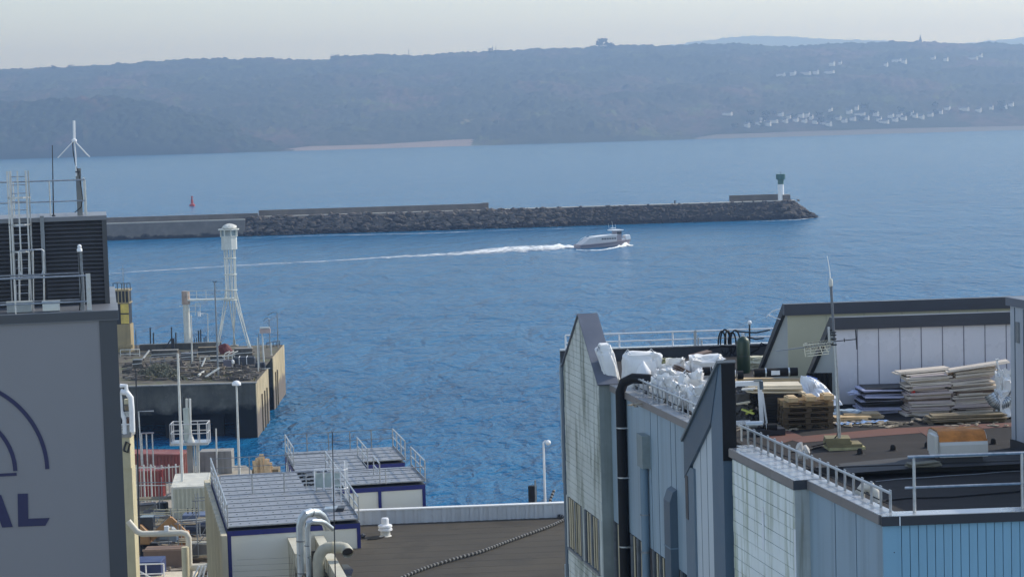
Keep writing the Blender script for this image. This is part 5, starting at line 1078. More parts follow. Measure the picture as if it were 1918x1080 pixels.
def coping(u0_, u1_, v0, v1, dz=0):
    m = MB(FR); n = max(1, int((v1-v0)/1.6))
    for k in range(n): m.box(u0_, u1_, lerp(v0,v1,k/n)+.006, lerp(v0,v1,(k+1)/n)-.006, ZC_-.2+dz, ZC_-.01+dz)
    m.build('coping', cop_t, bb); m = MB(FR)
    for k in range(n): m.box(u0_+.015, u1_, lerp(v0,v1,k/n)+.004, lerp(v0,v1,(k+1)/n)-.004, ZC_-.01+dz, ZC_+.004+dz)
    m.build('coping_top', cop_w, bb)
coping(-.07, .36, .1, 4.55); coping(-.38, .36, 4.56, 9.55, .012); coping(-.07, .36, 9.56, 10.0); coping(-.07, .40, 13.2, 23.3)
MB(FR).box(-.385, .0, 4.545, 4.558, ZC_-.2, ZC_+.01).build('coping_end', dark_met, bb)
def planks(v0, v1, u, zb, zt, mat, h, joints=(), clip=None, name='plank_cladding'):
    m = MB(FR); z = zt; i = 0
    vs = [v0] + list(joints) + [v1]
    while z > zb:
        z0 = max(zb, z-h+.014)
        for a, b in zip(vs, vs[1:]): m.box(u-.012-.004*((i*7) % 3), u+.03, a+.012, b-.012, z0, z)
        z -= h; i += 1
    m.build(name, mat, bb)
MB(FR).box(-.30, .02, 4.62, 9.5, ZG, ZC_-.19).build('projecting_wall', dkblue, bb)
planks(4.66, 9.45, -.31, 16, ZC_-.24, plank_m, .30, (6.95,))
MB(FR).box(-.33, .0, 4.60, 4.66, ZG, ZC_-.2).build('return_wall', M('weathered_return', (.42,.44,.42), .7, 0, .15, .8, streak=.7, sk=(.16,.15,.1), sks=(6,6,.3)), bb)
MB(FR).box(-.335, -.33, 4.62, 4.74, 21.8, 22.9).box(-.345, -.335, 6.93, 7.06, 22.0, 23.0).build('cover_strip', white_st, bb)
# symmetrical gable fin at the far end
vA, zA, vB0, vB1 = 25.95, 25.95, 23.45, 28.55
m = MB(FR); P5 = [(vB0,16.9),(vB1,16.9),(vB1,24.05),(vA,zA-.02),(vB0,24.05)]
m.add([(-.36,v,z) for v,z in P5] + [(.15,v,z) for v,z in P5], [list(range(5)), list(range(5,10))[::-1]] + [(i,(i+1)%5,5+(i+1)%5,5+i) for i in range(5)]); m.build('gable_fin', conc_g, bb)
MB(FR).box(-.36, .1, vB0, vB1, ZG, 16.9).build('gable_base', conc_g, bb)
m = MB(FR); z = 25.9; k = 0
while z > ZW:
    zt = z; zb = z-.20
    def half(zz): return 9 if zz < 24.05 else max(.03, (zA-zz)/(zA-24.05))
    for side, vlim in ((-1, vA-vB0), (1, vB1-vA)):
        w0 = min(1, half(zb+.012))*vlim; w1 = min(1, half(zt))*vlim
        jn = [0, 1.15] if side < 0 else [0, 1.3]
        segs = []; 
        for a, b in ((0, jn[1]), (jn[1], vlim)):
            a0, a1, b0_, b1_ = min(a, w0), min(a, w1), min(b, w0), min(b, w1)
            if b0_-a0 > .03: 
                g = .01; q = [(vA+side*(a0+g), zb+.012), (vA+side*max(a0+g, b0_-g), zb+.012), (vA+side*max(a1+g, b1_-g), zt), (vA+side*(a1+g), zt)]
                u_ = -.375-.004*((k*5) % 3); m.add([(u_,v,zz) for v,zz in q] + [(-.355,v,zz) for v,zz in q], [(0,1,2,3),(4,7,6,5),(0,4,5,1),(1,5,6,2),(2,6,7,3),(3,7,4,0)])
    z -= .20; k += 1
m.build('gable_planks', plank_old, bb)
planks(vB0, vB1, -.365, 15.5, 18.0, plank_old, .2, (25.0, 26.6), name='gable_planks')
for a_, b_2 in ((vB0, vB0+.34), (vB0+2.32, vB0+2.73), (vB1-.33, vB1)): MB(FR).box(-.40, -.36, a_, b_2, 18, ZW).build('window_pier', plank_old, bb)
pane_band(vB0+.35, vB0+2.3, -.40, ZW-.02, 18.05, 2, bb); pane_band(vB0+2.75, vB1-.35, -.40, ZW-.02, 18.05, 2, bb)
MB(FR).box(-.42, .12, vB1, vB1+.3, ZG, 24.1).build('end_trim', dkblue, bb)
def slope_cap(pts, u0_, u1_, th, name, mat):            # capping along a v,z polyline
    m = MB(FR)
    for (a, b), (c, d) in zip(pts, pts[1:]):
        L_ = math.hypot(c-a, d-b); nx, nz_ = -(d-b)/L_*th, (c-a)/L_*th
        if nz_ < 0: nx, nz_ = -nx, -nz_
        m.add([(u,v,z) for u in (u0_,u1_) for v,z in ((a,b),(c,d),(c+nx,d+nz_),(a+nx,b+nz_))], [(0,1,2,3),(7,6,5,4),(0,4,5,1),(1,5,6,2),(2,6,7,3),(3,7,4,0)])
    return m.build(name, mat, bb)
slope_cap([(vB0-.12, 23.98),(vA, zA)], -.44, .22, .05, 'gable_capping', cap_d); slope_cap([(vA, zA),(vB1+.12, 23.98)], -.44, .22, .05, 'gable_capping', cap_d)
# half gable: post, raking beam, pilaster, recessed white panel
v0, zT = 9.95, 26.02; vP = 10.95; vE = 13.35; zE = 23.62
m = MB(FR); m.add([(u,v,z) for u in (-.40,-.08) for v,z in ((v0,ZG),(vP,ZG),(vP,zT-.45),(v0+.25,zT),(v0,zT))], [(0,1,2,3,4),(9,8,7,6,5),(0,5,6,1),(1,6,7,2),(2,7,8,3),(3,8,9,4),(4,9,5,0)]); m.build('gable_post', M('slate_blue_post', (.10,.15,.20), .5, 0, .06, .5), bb)
MB(FR).box(-.405, -.06, v0-.035, v0-.002, ZC_-.35, zT+.03).build('unlit_post_face', black_rub, bb)  # black sheet paints the shade on the post's unlit front
m = MB(FR); q = [(v0+.2,zT+.02),(vE+.2,zE),(vE+.2,zE-.95),(vP,zT-1.55)]
m.add([(u,v,z) for u in (-.42,-.04) for v,z in q], [(0,1,2,3),(7,6,5,4),(0,4,5,1),(1,5,6,2),(2,6,7,3),(3,7,4,0)]); m.build('raking_beam', dkblue, bb)
slope_cap([(v0+.1, zT+.04),(vE+.25, zE)], -.48, .0, .07, 'raking_cap', M('grey_raking_cap', (.16,.18,.19), .5, .2, .1, 1))
MB(FR).box(-.34, -.01, vP-.05, vE-.4, ZG, 24.6).build('recess_panel', M('white_recess_panel', (.52,.56,.58), .6, 0, .04, .5), bb)
for v in (11.6, 12.2): MB(FR).box(-.345, -.34, v, v+.025, ZG, 24.2).build('panel_seam', dkblue, bb)
MB(FR).box(-.40, -.0, vE-.65, vE+.2, ZG, zE-.6).build('pilaster', M('slate_blue_pilaster', (.13,.18,.225), .5, 0, .06, .5), bb)
MB(FR).box(-.415, -.40, vE-.1, vE+.15, 21.6, 22.75).build('dark_vent_panel', dark_met, bb)
for a, b in ((13.6, 15.6), (17.1, 18.6), (19.7, 21.2), (21.9, 23.4)): pane_band(a, b, 0, ZW-.01, 17.0, 2, bb)
# roof deck
m = MB(FR); m.prism([(.36,.3,ZR-.3),(12,-1.5,ZR-.3),(12,31,ZR-.3),(.36,31,ZR-.3)], (0,0,0)) if False else None
R0 = MB(); c4 = [FX.w(.3,.25,0), FX.w(20,.25,0), FX.w(20,33,0), FR.w(.3,31,0)]
R0.prism([Vector((p.x,p.y,ZC_-.9)) for p in c4], (0,0,ZR-ZC_+.9)); R0.build('roof', roofm, bb)
ZU = ZR + .17
vU = FX.hz(1700, 884, ZR)[1]
c4 = [FX.w(FX.loc(FR.w(.36, vU, 0))[0], vU, 0), FX.w(20, vU, 0), FX.w(20, 32.5, 0), FR.w(.36, 30.5, 0)]
MB().prism([Vector((p.x,p.y,ZR-.02)) for p in c4], (0,0,ZU-ZR+.02)).build('upper_roof', roofm, bb)
MB(FX).box(c4[0].x*0 + FX.loc(c4[0])[0]+.5, 20, vU-.05, vU+.10, ZR, ZU+.03).build('roof_upstand', M('black_felt_upstand', (.025,.025,.027), .7), bb)
red_f = M('terracotta_felt', (.13,.055,.04), .9, 0, .15, .8)
q_ = lambda px, py, z=ZU: PZ(px, py, z)
def patch(pts, dz, mat, name): return MB().prism([q_(*p)+Vector((0,0,dz)) for p in pts], (0,0,.003)).build(name, mat, bb)
patch([(1440,812),(1500,817),(1650,803),(1918,790),(1918,797),(1760,808),(1650,816),(1500,829)], .004, red_f, 'felt_strip'); patch([(1720,806),(1765,802),(1765,827),(1750,827)], .008, red_f, 'felt_strip')
patch([(1440,809),(1475,806),(1505,818),(1470,829),(1440,826)], .008, red_f, 'felt_strip')
patch([(1570,868),(1760,850),(1918,842),(1918,868),(1700,878),(1590,886)], .004, M('near_black_roof', (.045,.045,.048), .85, 0, .15, .8), 'dark_roof_patch')  # even near-black area laid over the upper roof
# back parapet and railings
vb_ = FX.hz(1250, 664, ZC_)[1]; ul = FX.loc(FR.w(0, 30.5, 0))[0]
MB(FX).box(ul, 20, vb_, vb_+.3, ZR-.5, ZC_+.25).build('back_parapet', dark_met, bb); MB(FX).box(ul, 20, vb_-.04, vb_+.34, ZC_+.25, ZC_+.29).build('back_coping', cop_w, bb)
hb_ = FX.hv(1200, 623, vb_+.15)[2] - ZC_ - .29
railing([FX.w(ul+.2, vb_+.15, ZC_+.29), FX.w(FX.hv(1460,612,vb_+.15)[0], vb_+.15, ZC_+.29)], hb_, 'white railing along the back edge of the blue workshop roof', white_st, pr=.03, rr_=.03, mids=(.45,), sp=1.7)
hf = FX.hv(1713, 855, .2)[2] - ZC_
railing([FX.w(FX.hv(1713,955,.2)[0], .2, ZC_+.005), FX.w(9.5, .2, ZC_+.005)], hf, 'galvanised railing on the front edge of the blue workshop roof', galv, pr=.034, rr_=.032, mids=(.45,), sp=1.97)
o = bpy.data.objects['railing.%03d' % (len([x for x in bpy.data.objects if x.name.startswith('railing')])-1)]
MB(FX).tube([(FX.hv(1700,857,.2)[0],.2,ZC_+hf), (FX.hv(1716,856,.2)[0],.2,ZC_+hf)], .032).tube([(FX.hv(1695,913,.2)[0],.2,ZC_+hf*.45), (FX.hv(1716,912,.2)[0],.2,ZC_+hf*.45)], .027).build('rail_stub', galv, o)
def tray_rail(va, vb, u, h, n, label, z=ZC_+.01):
    t = thing('guard_rail', FR.w(u, (va+vb)/2, z), label, 'guard rail')
    for k in range(n): v = lerp(va, vb, k/(n-1)); MB(FR).box(u-.01, u+.012, v-.055, v+.055, z, z+h).build('post', galv, t)
    MB(FR).tube([(u-.035, va-.1, z+h-.05), (u-.035, vb+.1, z+h-.05)], .032, 8).build('top_rail', galv, t); MB(FR).tube([(u+.03, va, z+.12), (u+.03, vb, z+.12)], .015, 6).build('cable', black_rub, t)
    return t
tray_rail(.35, 10.6, .28, .44, 20, 'low galvanised guard rail on the near coping of blue workshop')
tray_rail(14.0, 21.6, .30, .46, 15, 'low galvanised guard rail on the far coping beside the bags')
# pipes on the side wall
t = thing('downpipe', FR.w(-.12, 21.5, 16), 'black downpipe bent over the coping of the blue wall', 'pipe')
MB(FR).tube([(.9,20.6,24.25),(.55,20.8,24.42),(.15,21.2,24.42),(-.08,21.4,24.28),(-.16,21.5,24.0),(-.16,21.5,16)], .155, 14).build('pipe', black_rub, t)
m = MB(FR)
for z in (22.9, 21.4, 19.3): m.cyl((-.16,21.5,z), (-.16,21.5,z+.04), .165, n=14).box(-.16,.0,21.3,21.34,z,z+.04)
m.build('bracket', galv, t)
t = thing('downpipe', FR.w(-.1, 19, 16), 'blue painted downpipe with square hopper on the blue wall', 'pipe'); bp = M('blue_painted_pipe', (.15,.22,.28), .5, 0, .1, 1)
MB(FR).box(-.24, -.0, 18.7, 19.35, 22.1, 23.05).build('hopper', M('grey_hopper', (.22,.26,.26), .6), t); MB(FR).cyl((-.13,19,22.1), (-.13,19,16), .12, n=14).build('pipe', bp, t)
MB(FR).cyl((-.13,19,19.6), (-.13,19,19.66), .14, n=14).cyl((-.13,19,20.7), (-.13,19,20.74), .14, n=14).build('joint_ring', galv_d, t)
t = thing('downpipe', FR.w(-.1, 16.2, 16), 'wide slate blue duct low on the blue wall', 'pipe')
m = MB(FR); q = [(-.22,15),(-.0,15),(-.0,21.95),(-.12,21.88),(-.22,21.6)]
m.add([(u,15.85,z) for u,z in q] + [(u,16.5,z) for u,z in q], [list(range(5)), list(range(5,10))[::-1]] + [(i,(i+1)%5,5+(i+1)%5,5+i) for i in range(5)]); m.build('duct', dkblue, t); MB(FR).box(-.235,0,15.83,16.52,20.3,20.34).build('joint_ring', bp, t)
# saw-tooth roof lights
UX = FX.U; VR = FR.V; VX = FX.V
def sawtooth(A, ln, zb, zt, dp, wallm, label, seams, seam_m, name='roof_light'):
    A = Vector((A.x, A.y, 0)); t = thing(name, A + UX*ln/2 + Vector((0,0,zb)), label, 'roof light'); Zv = Vector((0,0,1))
    a0, a1 = A + Zv*zb, A + Zv*(zt-.32); b0, b1 = a0 + UX*ln, a1 + UX*ln; back = A + VR*dp + Zv*zb
    MB().prism([a0, b0, b1, a1], VX*.08).build('front_panels', wallm, t); m = MB()
    for k in range(1, int(ln/seams)+1):
        p = a0 + UX*k*seams - VX*.006; m.prism([p, p+UX*.025, p+UX*.025+Zv*(zt-.32-zb), p+Zv*(zt-.32-zb)], VX*.005)
    m.build('panel_seams', seam_m, t)
    MB().prism([a0 + VX*.081, back, A + VX*.081 + Zv*(zt-.1)], UX*.1).build('end_wall', M('grey_end_panel', (.30,.33,.34), .6, 0, .08, .8), t)
    tl = A - VX*.12 - UX*.12
    MB().prism([tl+Zv*(zt-.34), tl+Zv*(zt-.34)+UX*(ln+.12), tl+Zv*zt+UX*(ln+.12), tl+Zv*zt], VX*.3).build('fascia', fas_d, t)
    top = A + Zv*zt + VX*.18 - UX*.12; bk = A + VR*(dp+.15) + Zv*zb - UX*.12; d = Vector((0,0,.22))
    MB().prism([top, bk, bk-d*1.1+Vector((0,0,.1)), top-d*1.4], UX*.14).build('raking_edge', dark_met, t)
    MB().prism([top+UX*.14, top+UX*ln, bk+UX*ln, bk+UX*.14], Vector((0,0,-.12))).build('roof_slope', cap_d, t)
    MB().bar(a0 - VX*.02 + Zv*.06, b0 - VX*.02 + Zv*.06, .06, .12).build('base_flashing', dark_met, t)
    return t
lil = M('lilac_polycarbonate', (.60,.60,.65), .28, 0, .06, .5, streak=.5, sk=(.66,.65,.72), sks=(1.2,1.2,.5)); yel = M('yellowed_panel', (.42,.41,.30), .5, 0, .08, .4)
A2 = q_(1567, 765); zt2 = PY(1567, 594, A2.y).z
A1 = PZ(1475, 569, zt2 + .0); A1.z = ZU
sawtooth(A1, 8.5, ZU, zt2, 2.9, yel, 'rear saw tooth roof light with yellowed panels and dark edge', 1.15, M('yellow_seam', (.33,.33,.26), .6))
sawtooth(A2, 6.6, ZU, zt2, 2.9, lil, 'front saw tooth roof light with lilac translucent panels', .60, M('seam_grey', (.16,.16,.2), .6))
A3 = q_(1895, 838); t = thing('roof_cabin', A3, 'pale grey plant cabin cut by the right edge of photo', 'cabin')
zt3 = PY(1895, 556, A3.y).z
e3 = FR
MB().prism([A3+Vector((0,0,.1)), A3+UX*5+Vector((0,0,.1)), A3+UX*5-VR*7+Vector((0,0,.1)), A3-VR*7+Vector((0,0,.1))], (0,0,zt3-A3.z-.3)).build('wall', M('pale_grey_panel', (.40,.43,.48), .5, 0, .06, .5, streak=.3, sk=(.25,.28,.33)), t)
MB().prism([A3-UX*.08+VR*.08+Vector((0,0,zt3-A3.z-.2)), A3+UX*5.1+VR*.08+Vector((0,0,zt3-A3.z-.2)), A3+UX*5.1-VR*7.1+Vector((0,0,zt3-A3.z-.2)), A3-UX*.08-VR*7.1+Vector((0,0,zt3-A3.z-.2))], (0,0,.2)).build('roof', cap_d, t)
MB().prism([A3-UX*.03+VR*.02, A3+UX*.05+VR*.02, A3+UX*.05-VR*7, A3-UX*.03-VR*7], (0,0,.22)).build('plinth', dark_met, t)
m = MB()
for k in range(12): p = A3 - UX*.012 - VR*(.25+k*.5) + Vector((0,0,.22)); m.prism([p, p-VR*.03, p-VR*.03+Vector((0,0,zt3-A3.z-.45)), p+Vector((0,0,zt3-A3.z-.45))], UX*.01)
m.build('panel_seams', dkblue, t)
p = A3 - UX*.03 - VR*.35 + Vector((0,0,2.6)); MB().prism([p, p-VR*.18, p-VR*.18+Vector((0,0,.5)), p+Vector((0,0,.5))], UX*.02).build('vent_slot', galv_d, t)
# ------------------------------------------------------------------ things on the roof
def at(px, py): return q_(px, py)
def ppm(P): return F / P.y
def crumple(c, size, seed, amp=.18, pw=.55, sub=4):
    bm = bmesh.new(); bmesh.ops.create_icosphere(bm, subdivisions=sub, radius=1); vs = []
    for v in bm.verts:
        p = v.co; q = Vector([math.copysign(abs(x)**pw, x) for x in p]); n1 = noise.noise(p*1.4 + Vector((seed*3.3,seed,0))); n2 = abs(noise.noise(p*3.1 + Vector((0,seed*2.1,seed)))); n3 = abs(noise.noise(p*7 + Vector((seed,0,seed*1.7))))
        k = 1 + amp*(n1*1.3 - n2*1.2 - n3*.2); z = max(-1, q.z*k)
        vs.append(Vector(c) + Vector((q.x*k*size[0], q.y*k*size[1], (z+1)*size[2])))
    f = [[v.index for v in fc.verts] for fc in bm.faces]; bm.free(); return vs, f
def bulk_bag(x0, x1, yt, yb, label, seed, dep=.9, amp=.2, lean=0., pw=.5, mat=plast_w):
    b = at((x0+x1)/2, yb); s = ppm(b); wd = (x1-x0)/s; h = (yb-yt)/s
    t = thing('bulk_bag', b, label, 'bulk bag', 'white builders bags along the coping'); vs, f = crumple(b, (wd/2, dep/2, h/2), seed, amp, pw)
    vs = [v + Vector((lean*(v.z-b.z), 0, 0)) for v in vs]; MB().add(vs, f, True).build('bag', mat, t)
    r_ = random.Random(seed); m = MB()
    for k in range(4):
        a = vs[r_.randrange(len(vs))]; sx = r_.choice((-1,1)); p = b + Vector((sx*wd*.42 + lean*h, (-1 if k < 2 else 1)*dep*.36, h*.86)); m.bar(p, p+Vector((-sx*wd*.12, 0, h*.14)), .05, .012); m.bar(p+Vector((-sx*wd*.12,0,h*.14)), p+Vector((-sx*wd*.26,0,-h*.02)), .05, .012)
    m.build('lifting_loops', plast_w, t); return t
bulk_bag(1133, 1166, 645, 722, 'tall narrow white bag leaning beside the gable fin', 1, .6, .22, -.22, .42)
bulk_bag(1164, 1238, 655, 728, 'largest square white bag right behind the conical vent', 2, 1.1, .16, 0, .38)
bulk_bag(1228, 1262, 688, 735, 'collapsed white bag between the largest bag and the rubble', 3, .9, .4)
bulk_bag(1238, 1290, 670, 726, 'low folded white bag with a green board on it', 4, .9, .38)
bulk_bag(1285, 1355, 664, 722, 'big open white bag near the back with sloping rim', 5, 1.1, .3, .1)
bulk_bag(1240, 1300, 705, 752, 'crushed white bag pressed against the far guard rail', 6, .8, .42)
bulk_bag(1278, 1322, 695, 765, 'white bag spilling brown scraps next to the half gable', 7, .9, .45)
bulk_bag(1215, 1248, 715, 745, 'small shredded white bag behind the black bent downpipe', 8, .7, .45)
b = at(1206, 733); t = thing('roof_cowl', b, 'white conical roof cowl in front of the largest bag', 'vent'); s = ppm(b); r_ = 14/s
MB().lathe(b, [(r_*.75,0),(r_*.75,(733-703)/s)], 20).build('drum', white_st, t); MB().lathe(b, [(r_*.9,(733-703)/s),(r_,(733-701)/s),(r_,(733-694)/s),(.02,(733-675)/s)], 24).build('cone', white_st, t)
card = M('brown_scrap_card', (.20,.14,.11), .85, 0, .2, 2)
for i, (px, py, rz, ry, lb, w_, mt_) in enumerate([(1284,712,.3,.5,'bent brown strip draped over the white bags',.95,card), (1298,738,.8,-.7,'brown cardboard flap standing before the half gable',.6,card), (1310,676,.1,-.2,'brown board tucked in the big open bag',.7,card), (1216,682,0,0,'olive board end lying across the folded bag',.6,M('olive_board',(.25,.24,.12),.8)), (1318,735,.2,.1,'cream board stack edge beside the half gable post',.7,board_m), (1322,757,.2,.0,'dark folded mat at the foot of the half gable',.6,black_st)]):
    b = at(px, py+16) + Vector((0,0,.42)); m = MB()
    for k in range(3): m.obox(b+Vector((k*.02,k*.05,k*.05)), (w_,.45,.035), rz=rz+k*.1, ry=ry)
    tag(m.build('scrap_board', mt_, bevel=.008), lb, 'board')
b = at(1245, 700)+Vector((0,0,.35)); tag(MB().obox(b, (.65,.5,.12), rz=.1, ry=-.03).obox(b+Vector((.05,.1,.1)), (.5,.4,.08), rz=.3).build('board', M('mossy_green_board', (.25,.25,.12), .8)), 'mossy green board on the low folded bag', 'board')
# hoses and gas cylinder by the back rail
b = PZ(1393, 698, ZU); s = ppm(b); t = thing('gas_cylinder', b, 'tall dark green gas cylinder standing near the back rail', 'gas cylinder'); r_ = 12.5/s; h = (698-640)/s
gcm = M('cylinder_green', (.018,.042,.025), .4, .1, .1, 2)
MB().lathe(b, [(r_*.9,0),(r_,.05),(r_,h),(r_*.85,h+.1),(r_*.45,h+.17),(.05,h+.19)], 24).build('body', gcm, t); MB().lathe(b, [(.05,h+.18),(.05,h+.26),(.03,h+.3)], 10).obox(b+Vector((0,0,h+.27)), (.16,.04,.04)).build('valve', galv, t); MB().lathe(b, [(r_+.004,h*.55),(r_+.004,h*.57)], 24).build('band', dark_met, t)
def hb(px, py): return PY(px, py, FX.w(5, vb_-.05, 0).y)
t = thing('hose_coil', hb(1365,640), 'black hoses looped over the back railing', 'hose')
for cx__, w_, h0, h1 in ((1352,7,620,668),(1358,9,617,662),(1363,6,619,670),(1377,9,618,665),(1371,7,622,660)):
    MB().tube([hb(cx__ + w_*math.sin(a), (h0+h1)/2 - (h1-h0)/2*math.cos(a)) + Vector((0,-.1*math.sin(a*.5),0)) for a in [2*math.pi*i/24 for i in range(25)]], .028, 7, cap=False).build('loop', black_rub, t)
for pts in (((1315,664),(1330,651),(1350,647),(1380,648),(1420,648),(1438,644)), ((1376,619),(1395,621),(1415,622),(1441,617)), ((1398,630),(1415,634),(1430,632)), ((1405,660),(1420,652),(1425,641),(1432,645))):
    MB().tube([hb(*p)+Vector((0,-.15,0)) for p in pts], .026, 7).build('hose_run', black_rub, t)
p = hb(1404,665); t = thing('roof_light_post', p, 'thin black post with white knob by the back rail', 'post'); MB().cyl(p, hb(1404,607), .03, n=8).build('post', black_st, t); MB().blob(hb(1404,604), (.07,.07,.08), 1, 0, 2, sm=True).build('knob', white_st, t)
for i, (px, y0) in enumerate(((1302,618),(1308,632),(1314,636))):
    p = hb(px, 668); tag(MB().cyl(p, hb(px, y0), .05 if i == 0 else .035, n=8).lathe(p, [(.1,0),(.1,.05)], 8).build('scaffold_tube', galv), ['tallest','middle','shortest'][i] + ' of three upright steel tubes at the back rail', 'tube', 'upright tubes at the back rail')
b = at(1418, 690); tag(MB().add(*crumple(b, (.42,.35,.22), 31, .3), True).build('sack', M('yellowish_sack', (.6,.57,.42), .7)), 'yellowish sack between the cylinder and rear roof light', 'sack')
p = PY(1455, 592, A1.y-.4); t = thing('bent_wire', p, 'bent white wire arm sticking out left of the rear roof light', 'wire'); MB().tube([PY(1462,598,A1.y), PY(1440,590,A1.y), PY(1435,594,A1.y), PY(1447,582,A1.y), PY(1462,578,A1.y)], .014, 6).build('wire', white_st, t)
# membrane rolls
def roll(px0, py0, px1, py1, r_, z0, label, mat=black_rub, bands=(.25,.78), name='membrane_roll', lab=False):
    a = PZ(px0, py0, z0); b = PY(px1, py1, a.y); b.z = a.z; t = thing(name, a, label, 'roll')
    MB().cyl(a, b, r_, n=18).build('roll', mat, t); d = (b-a)
    for k in bands: MB().cyl(a+d*k, a+d*(k+.035), r_+.004, n=18).build('band', galv_duct, t)
    MB().cyl(a-d.normalized()*.004, a, r_*.35, n=12).cyl(b, b+d.normalized()*.006, r_*.35, n=12).build('core', board_m, t)
    if lab: c = a.lerp(b,.5); MB().box(c.x-.14, c.x+.10, c.y-r_-.006, c.y-r_+.02, c.z-.06, c.z+.06).build('paper_label', white_st, t)
    return t
wd_t = ZU + 1.02
roll(1412, 698, 1494, 699, .12, wd_t+.12, 'long black membrane roll lying on the plank stack', lab=True)
roll(1316, 695, 1334, 694, .13, ZU+.75, 'short black roll poking out behind the half gable post', bands=(.8,))
roll(1367, 699, 1378, 699, .09, wd_t+.1, 'small white wrapped roll right of the half gable post', plast_w, ())
roll(1381, 702, 1392, 700, .12, wd_t+.1, 'dark roll end beside the small white roll', bands=())
roll(1396, 795, 1428, 787, .09, ZU+.30, 'silver foil roll lying above the near guard rail', galv_duct, ())
roll(1432, 800, 1455, 796, .10, ZU+.22, 'black roll with white core near the guard rail', bands=(.1,))
# white frame with debris
b = at(1372, 800); yb_ = b.y; w3 = lambda px, py: PY(px, py, yb_)
t = thing('goalpost_stand', b, 'white goalpost frame over the dark rubble heap', 'frame')
MB().bar(w3(1350,719), w3(1428,717), .13, .12).build('top_beam', white_st, t); MB().bar(w3(1422,712), w3(1427,792), .11, .1).build('leg', white_st, t); MB().bar(w3(1428,735), w3(1436,792), .05, .05).build('brace', white_st, t); MB().bar(w3(1366,792), w3(1405,790), .12, .1).build('base_beam', white_st, t)
MB().bar(w3(1411,712)+Vector((0,-.07,0)), w3(1427,711)+Vector((0,-.07,0)), .1, .02).bar(w3(1425,713)+Vector((0,-.07,0)), w3(1426,728)+Vector((0,-.07,0)), .1, .02).build('corner_plate', dkblue, t)
MB().bar(w3(1368,740)+Vector((0,.3,0)), w3(1384,722)+Vector((0,.3,0)), .12, .02).build('plastic_strip', plast_w, t)
rr = random.Random(9); m = MB()
for i in range(420):
    px = rr.uniform(1366, 1412); py = rr.uniform(737, 792); c = PY(px, py, yb_ + .5 + rr.uniform(-.2,.3) + (792-py)/90); m.obox(c, (rr.uniform(.1,.35), rr.uniform(.05,.15), rr.uniform(.03,.08)), rz=rr.uniform(0,3), rx=rr.uniform(-.8,.8), ry=rr.uniform(-.8,.8))
m.obox(w3(1388,768)+Vector((0,.95,0)), (.62,.5,.7))
struct(m.build('rubble', M('dark_rubble', (.09,.085,.08), .9, 0, .5, 3)), 'heap of dark rubble under the white goalpost frame', 'stuff')
for px, py, rz, lb, mt_ in ((1392,754,.2,'pale broken lath on the rubble heap',board_m), (1401,770,-.5,'yellow plastic strip on the rubble heap',M('lime_strip',(.55,.58,.12),.5)), (1402,728,.1,'torn white scrap above the rubble heap',plast_w)):
    tag(MB().obox(PY(px,py,yb_+.2), (.36,.1,.04), rz=rz, ry=-rz*.6).obox(PY(px+2,py+1,yb_+.25), (.2,.08,.03), rz=-rz, ry=rz).build('scrap_lath', mt_), lb, 'scrap')
# dark stack of insulation under planks
b = at(1462, 796); y0_ = b.y + .1; t = thing('sheet_stack', b, 'tall stack of black sheets under pale planks', 'sheet stack'); m = MB(); rr = random.Random(4)
x0 = PY(1424, 760, y0_).x; x1 = PY(1501, 760, y0_).x; z_ = ZU+.02
while z_ < ZU+.78: m.obox(((x0+x1)/2+rr.uniform(-.05,.05), y0_+.6, z_+.02), (x1-x0+rr.uniform(-.12,.06), 1.1, .032), rz=rr.uniform(-.03,.03), ry=rr.uniform(-.02,.02)); z_ += .042
m.build('sheets', M('black_sheet', (.03,.027,.025), .8, 0, .4, 3), t); m = MB()
for k in range(5): m.obox(((x0+x1)/2-.1+rr.uniform(-.08,.08), y0_+.5+rr.uniform(-.1,.1), ZU+.83+k*.045), (x1-x0+.35, .9, .04), rz=rr.uniform(-.05,.05), ry=.03+rr.uniform(-.02,.02))
m.build('planks', board_m, t)
def pallet_obj(c, rz, z, t, mat=timber, w_=1.2, d=.8):
    X = Vector((math.cos(rz),math.sin(rz),0)); Yv = Vector((-X.y,X.x,0)); c = Vector((c.x,c.y,z)); m = MB()
    for k in range(5): m.obox(c+Yv*(k*d/4*.9-d/2*.9)+Vector((0,0,.125)), (w_,.1,.022), rz=rz)
    for k in range(3): m.obox(c+Yv*(k*d/2*.86-d/2*.86)+Vector((0,0,.011)), (w_,.1,.022), rz=rz)
    m.build('deck_boards', mat, t); m = MB()
    for i in (-1,0,1):
        for k in (-1,0,1): m.obox(c+X*i*(w_/2-.07)+Yv*k*(d/2-.07)+Vector((0,0,.067)), (.14,.1,.09), rz=rz)
        m.obox(c+X*i*(w_/2-.07)+Vector((0,0,.107)), (.1,d,.02), rz=rz)
    m.build('blocks', mat, t)
b = at(1513, 804); rr = random.Random(6)
for k in range(5):
    t = thing('pallet', b+Vector((0,0,k*.15)), ['bottom','second from bottom','middle','second from top','topmost'][k] + ' pallet of the stack beside the black sheets', 'pallet', 'pallets stacked on the roof'); pallet_obj(b+Vector((rr.uniform(-.03,.03),.45+rr.uniform(-.03,.03),0)), .05+rr.uniform(-.04,.04), ZU+.005+k*.148, t, M('pallet_timber',(.30,.21,.11),.85,0,.3,3) if k > 3 else M('shaded_timber',(.10,.07,.04),.85,0,.3,3), 1.32, .9)  # lower pallets darkened, painting the shaded front of the stack
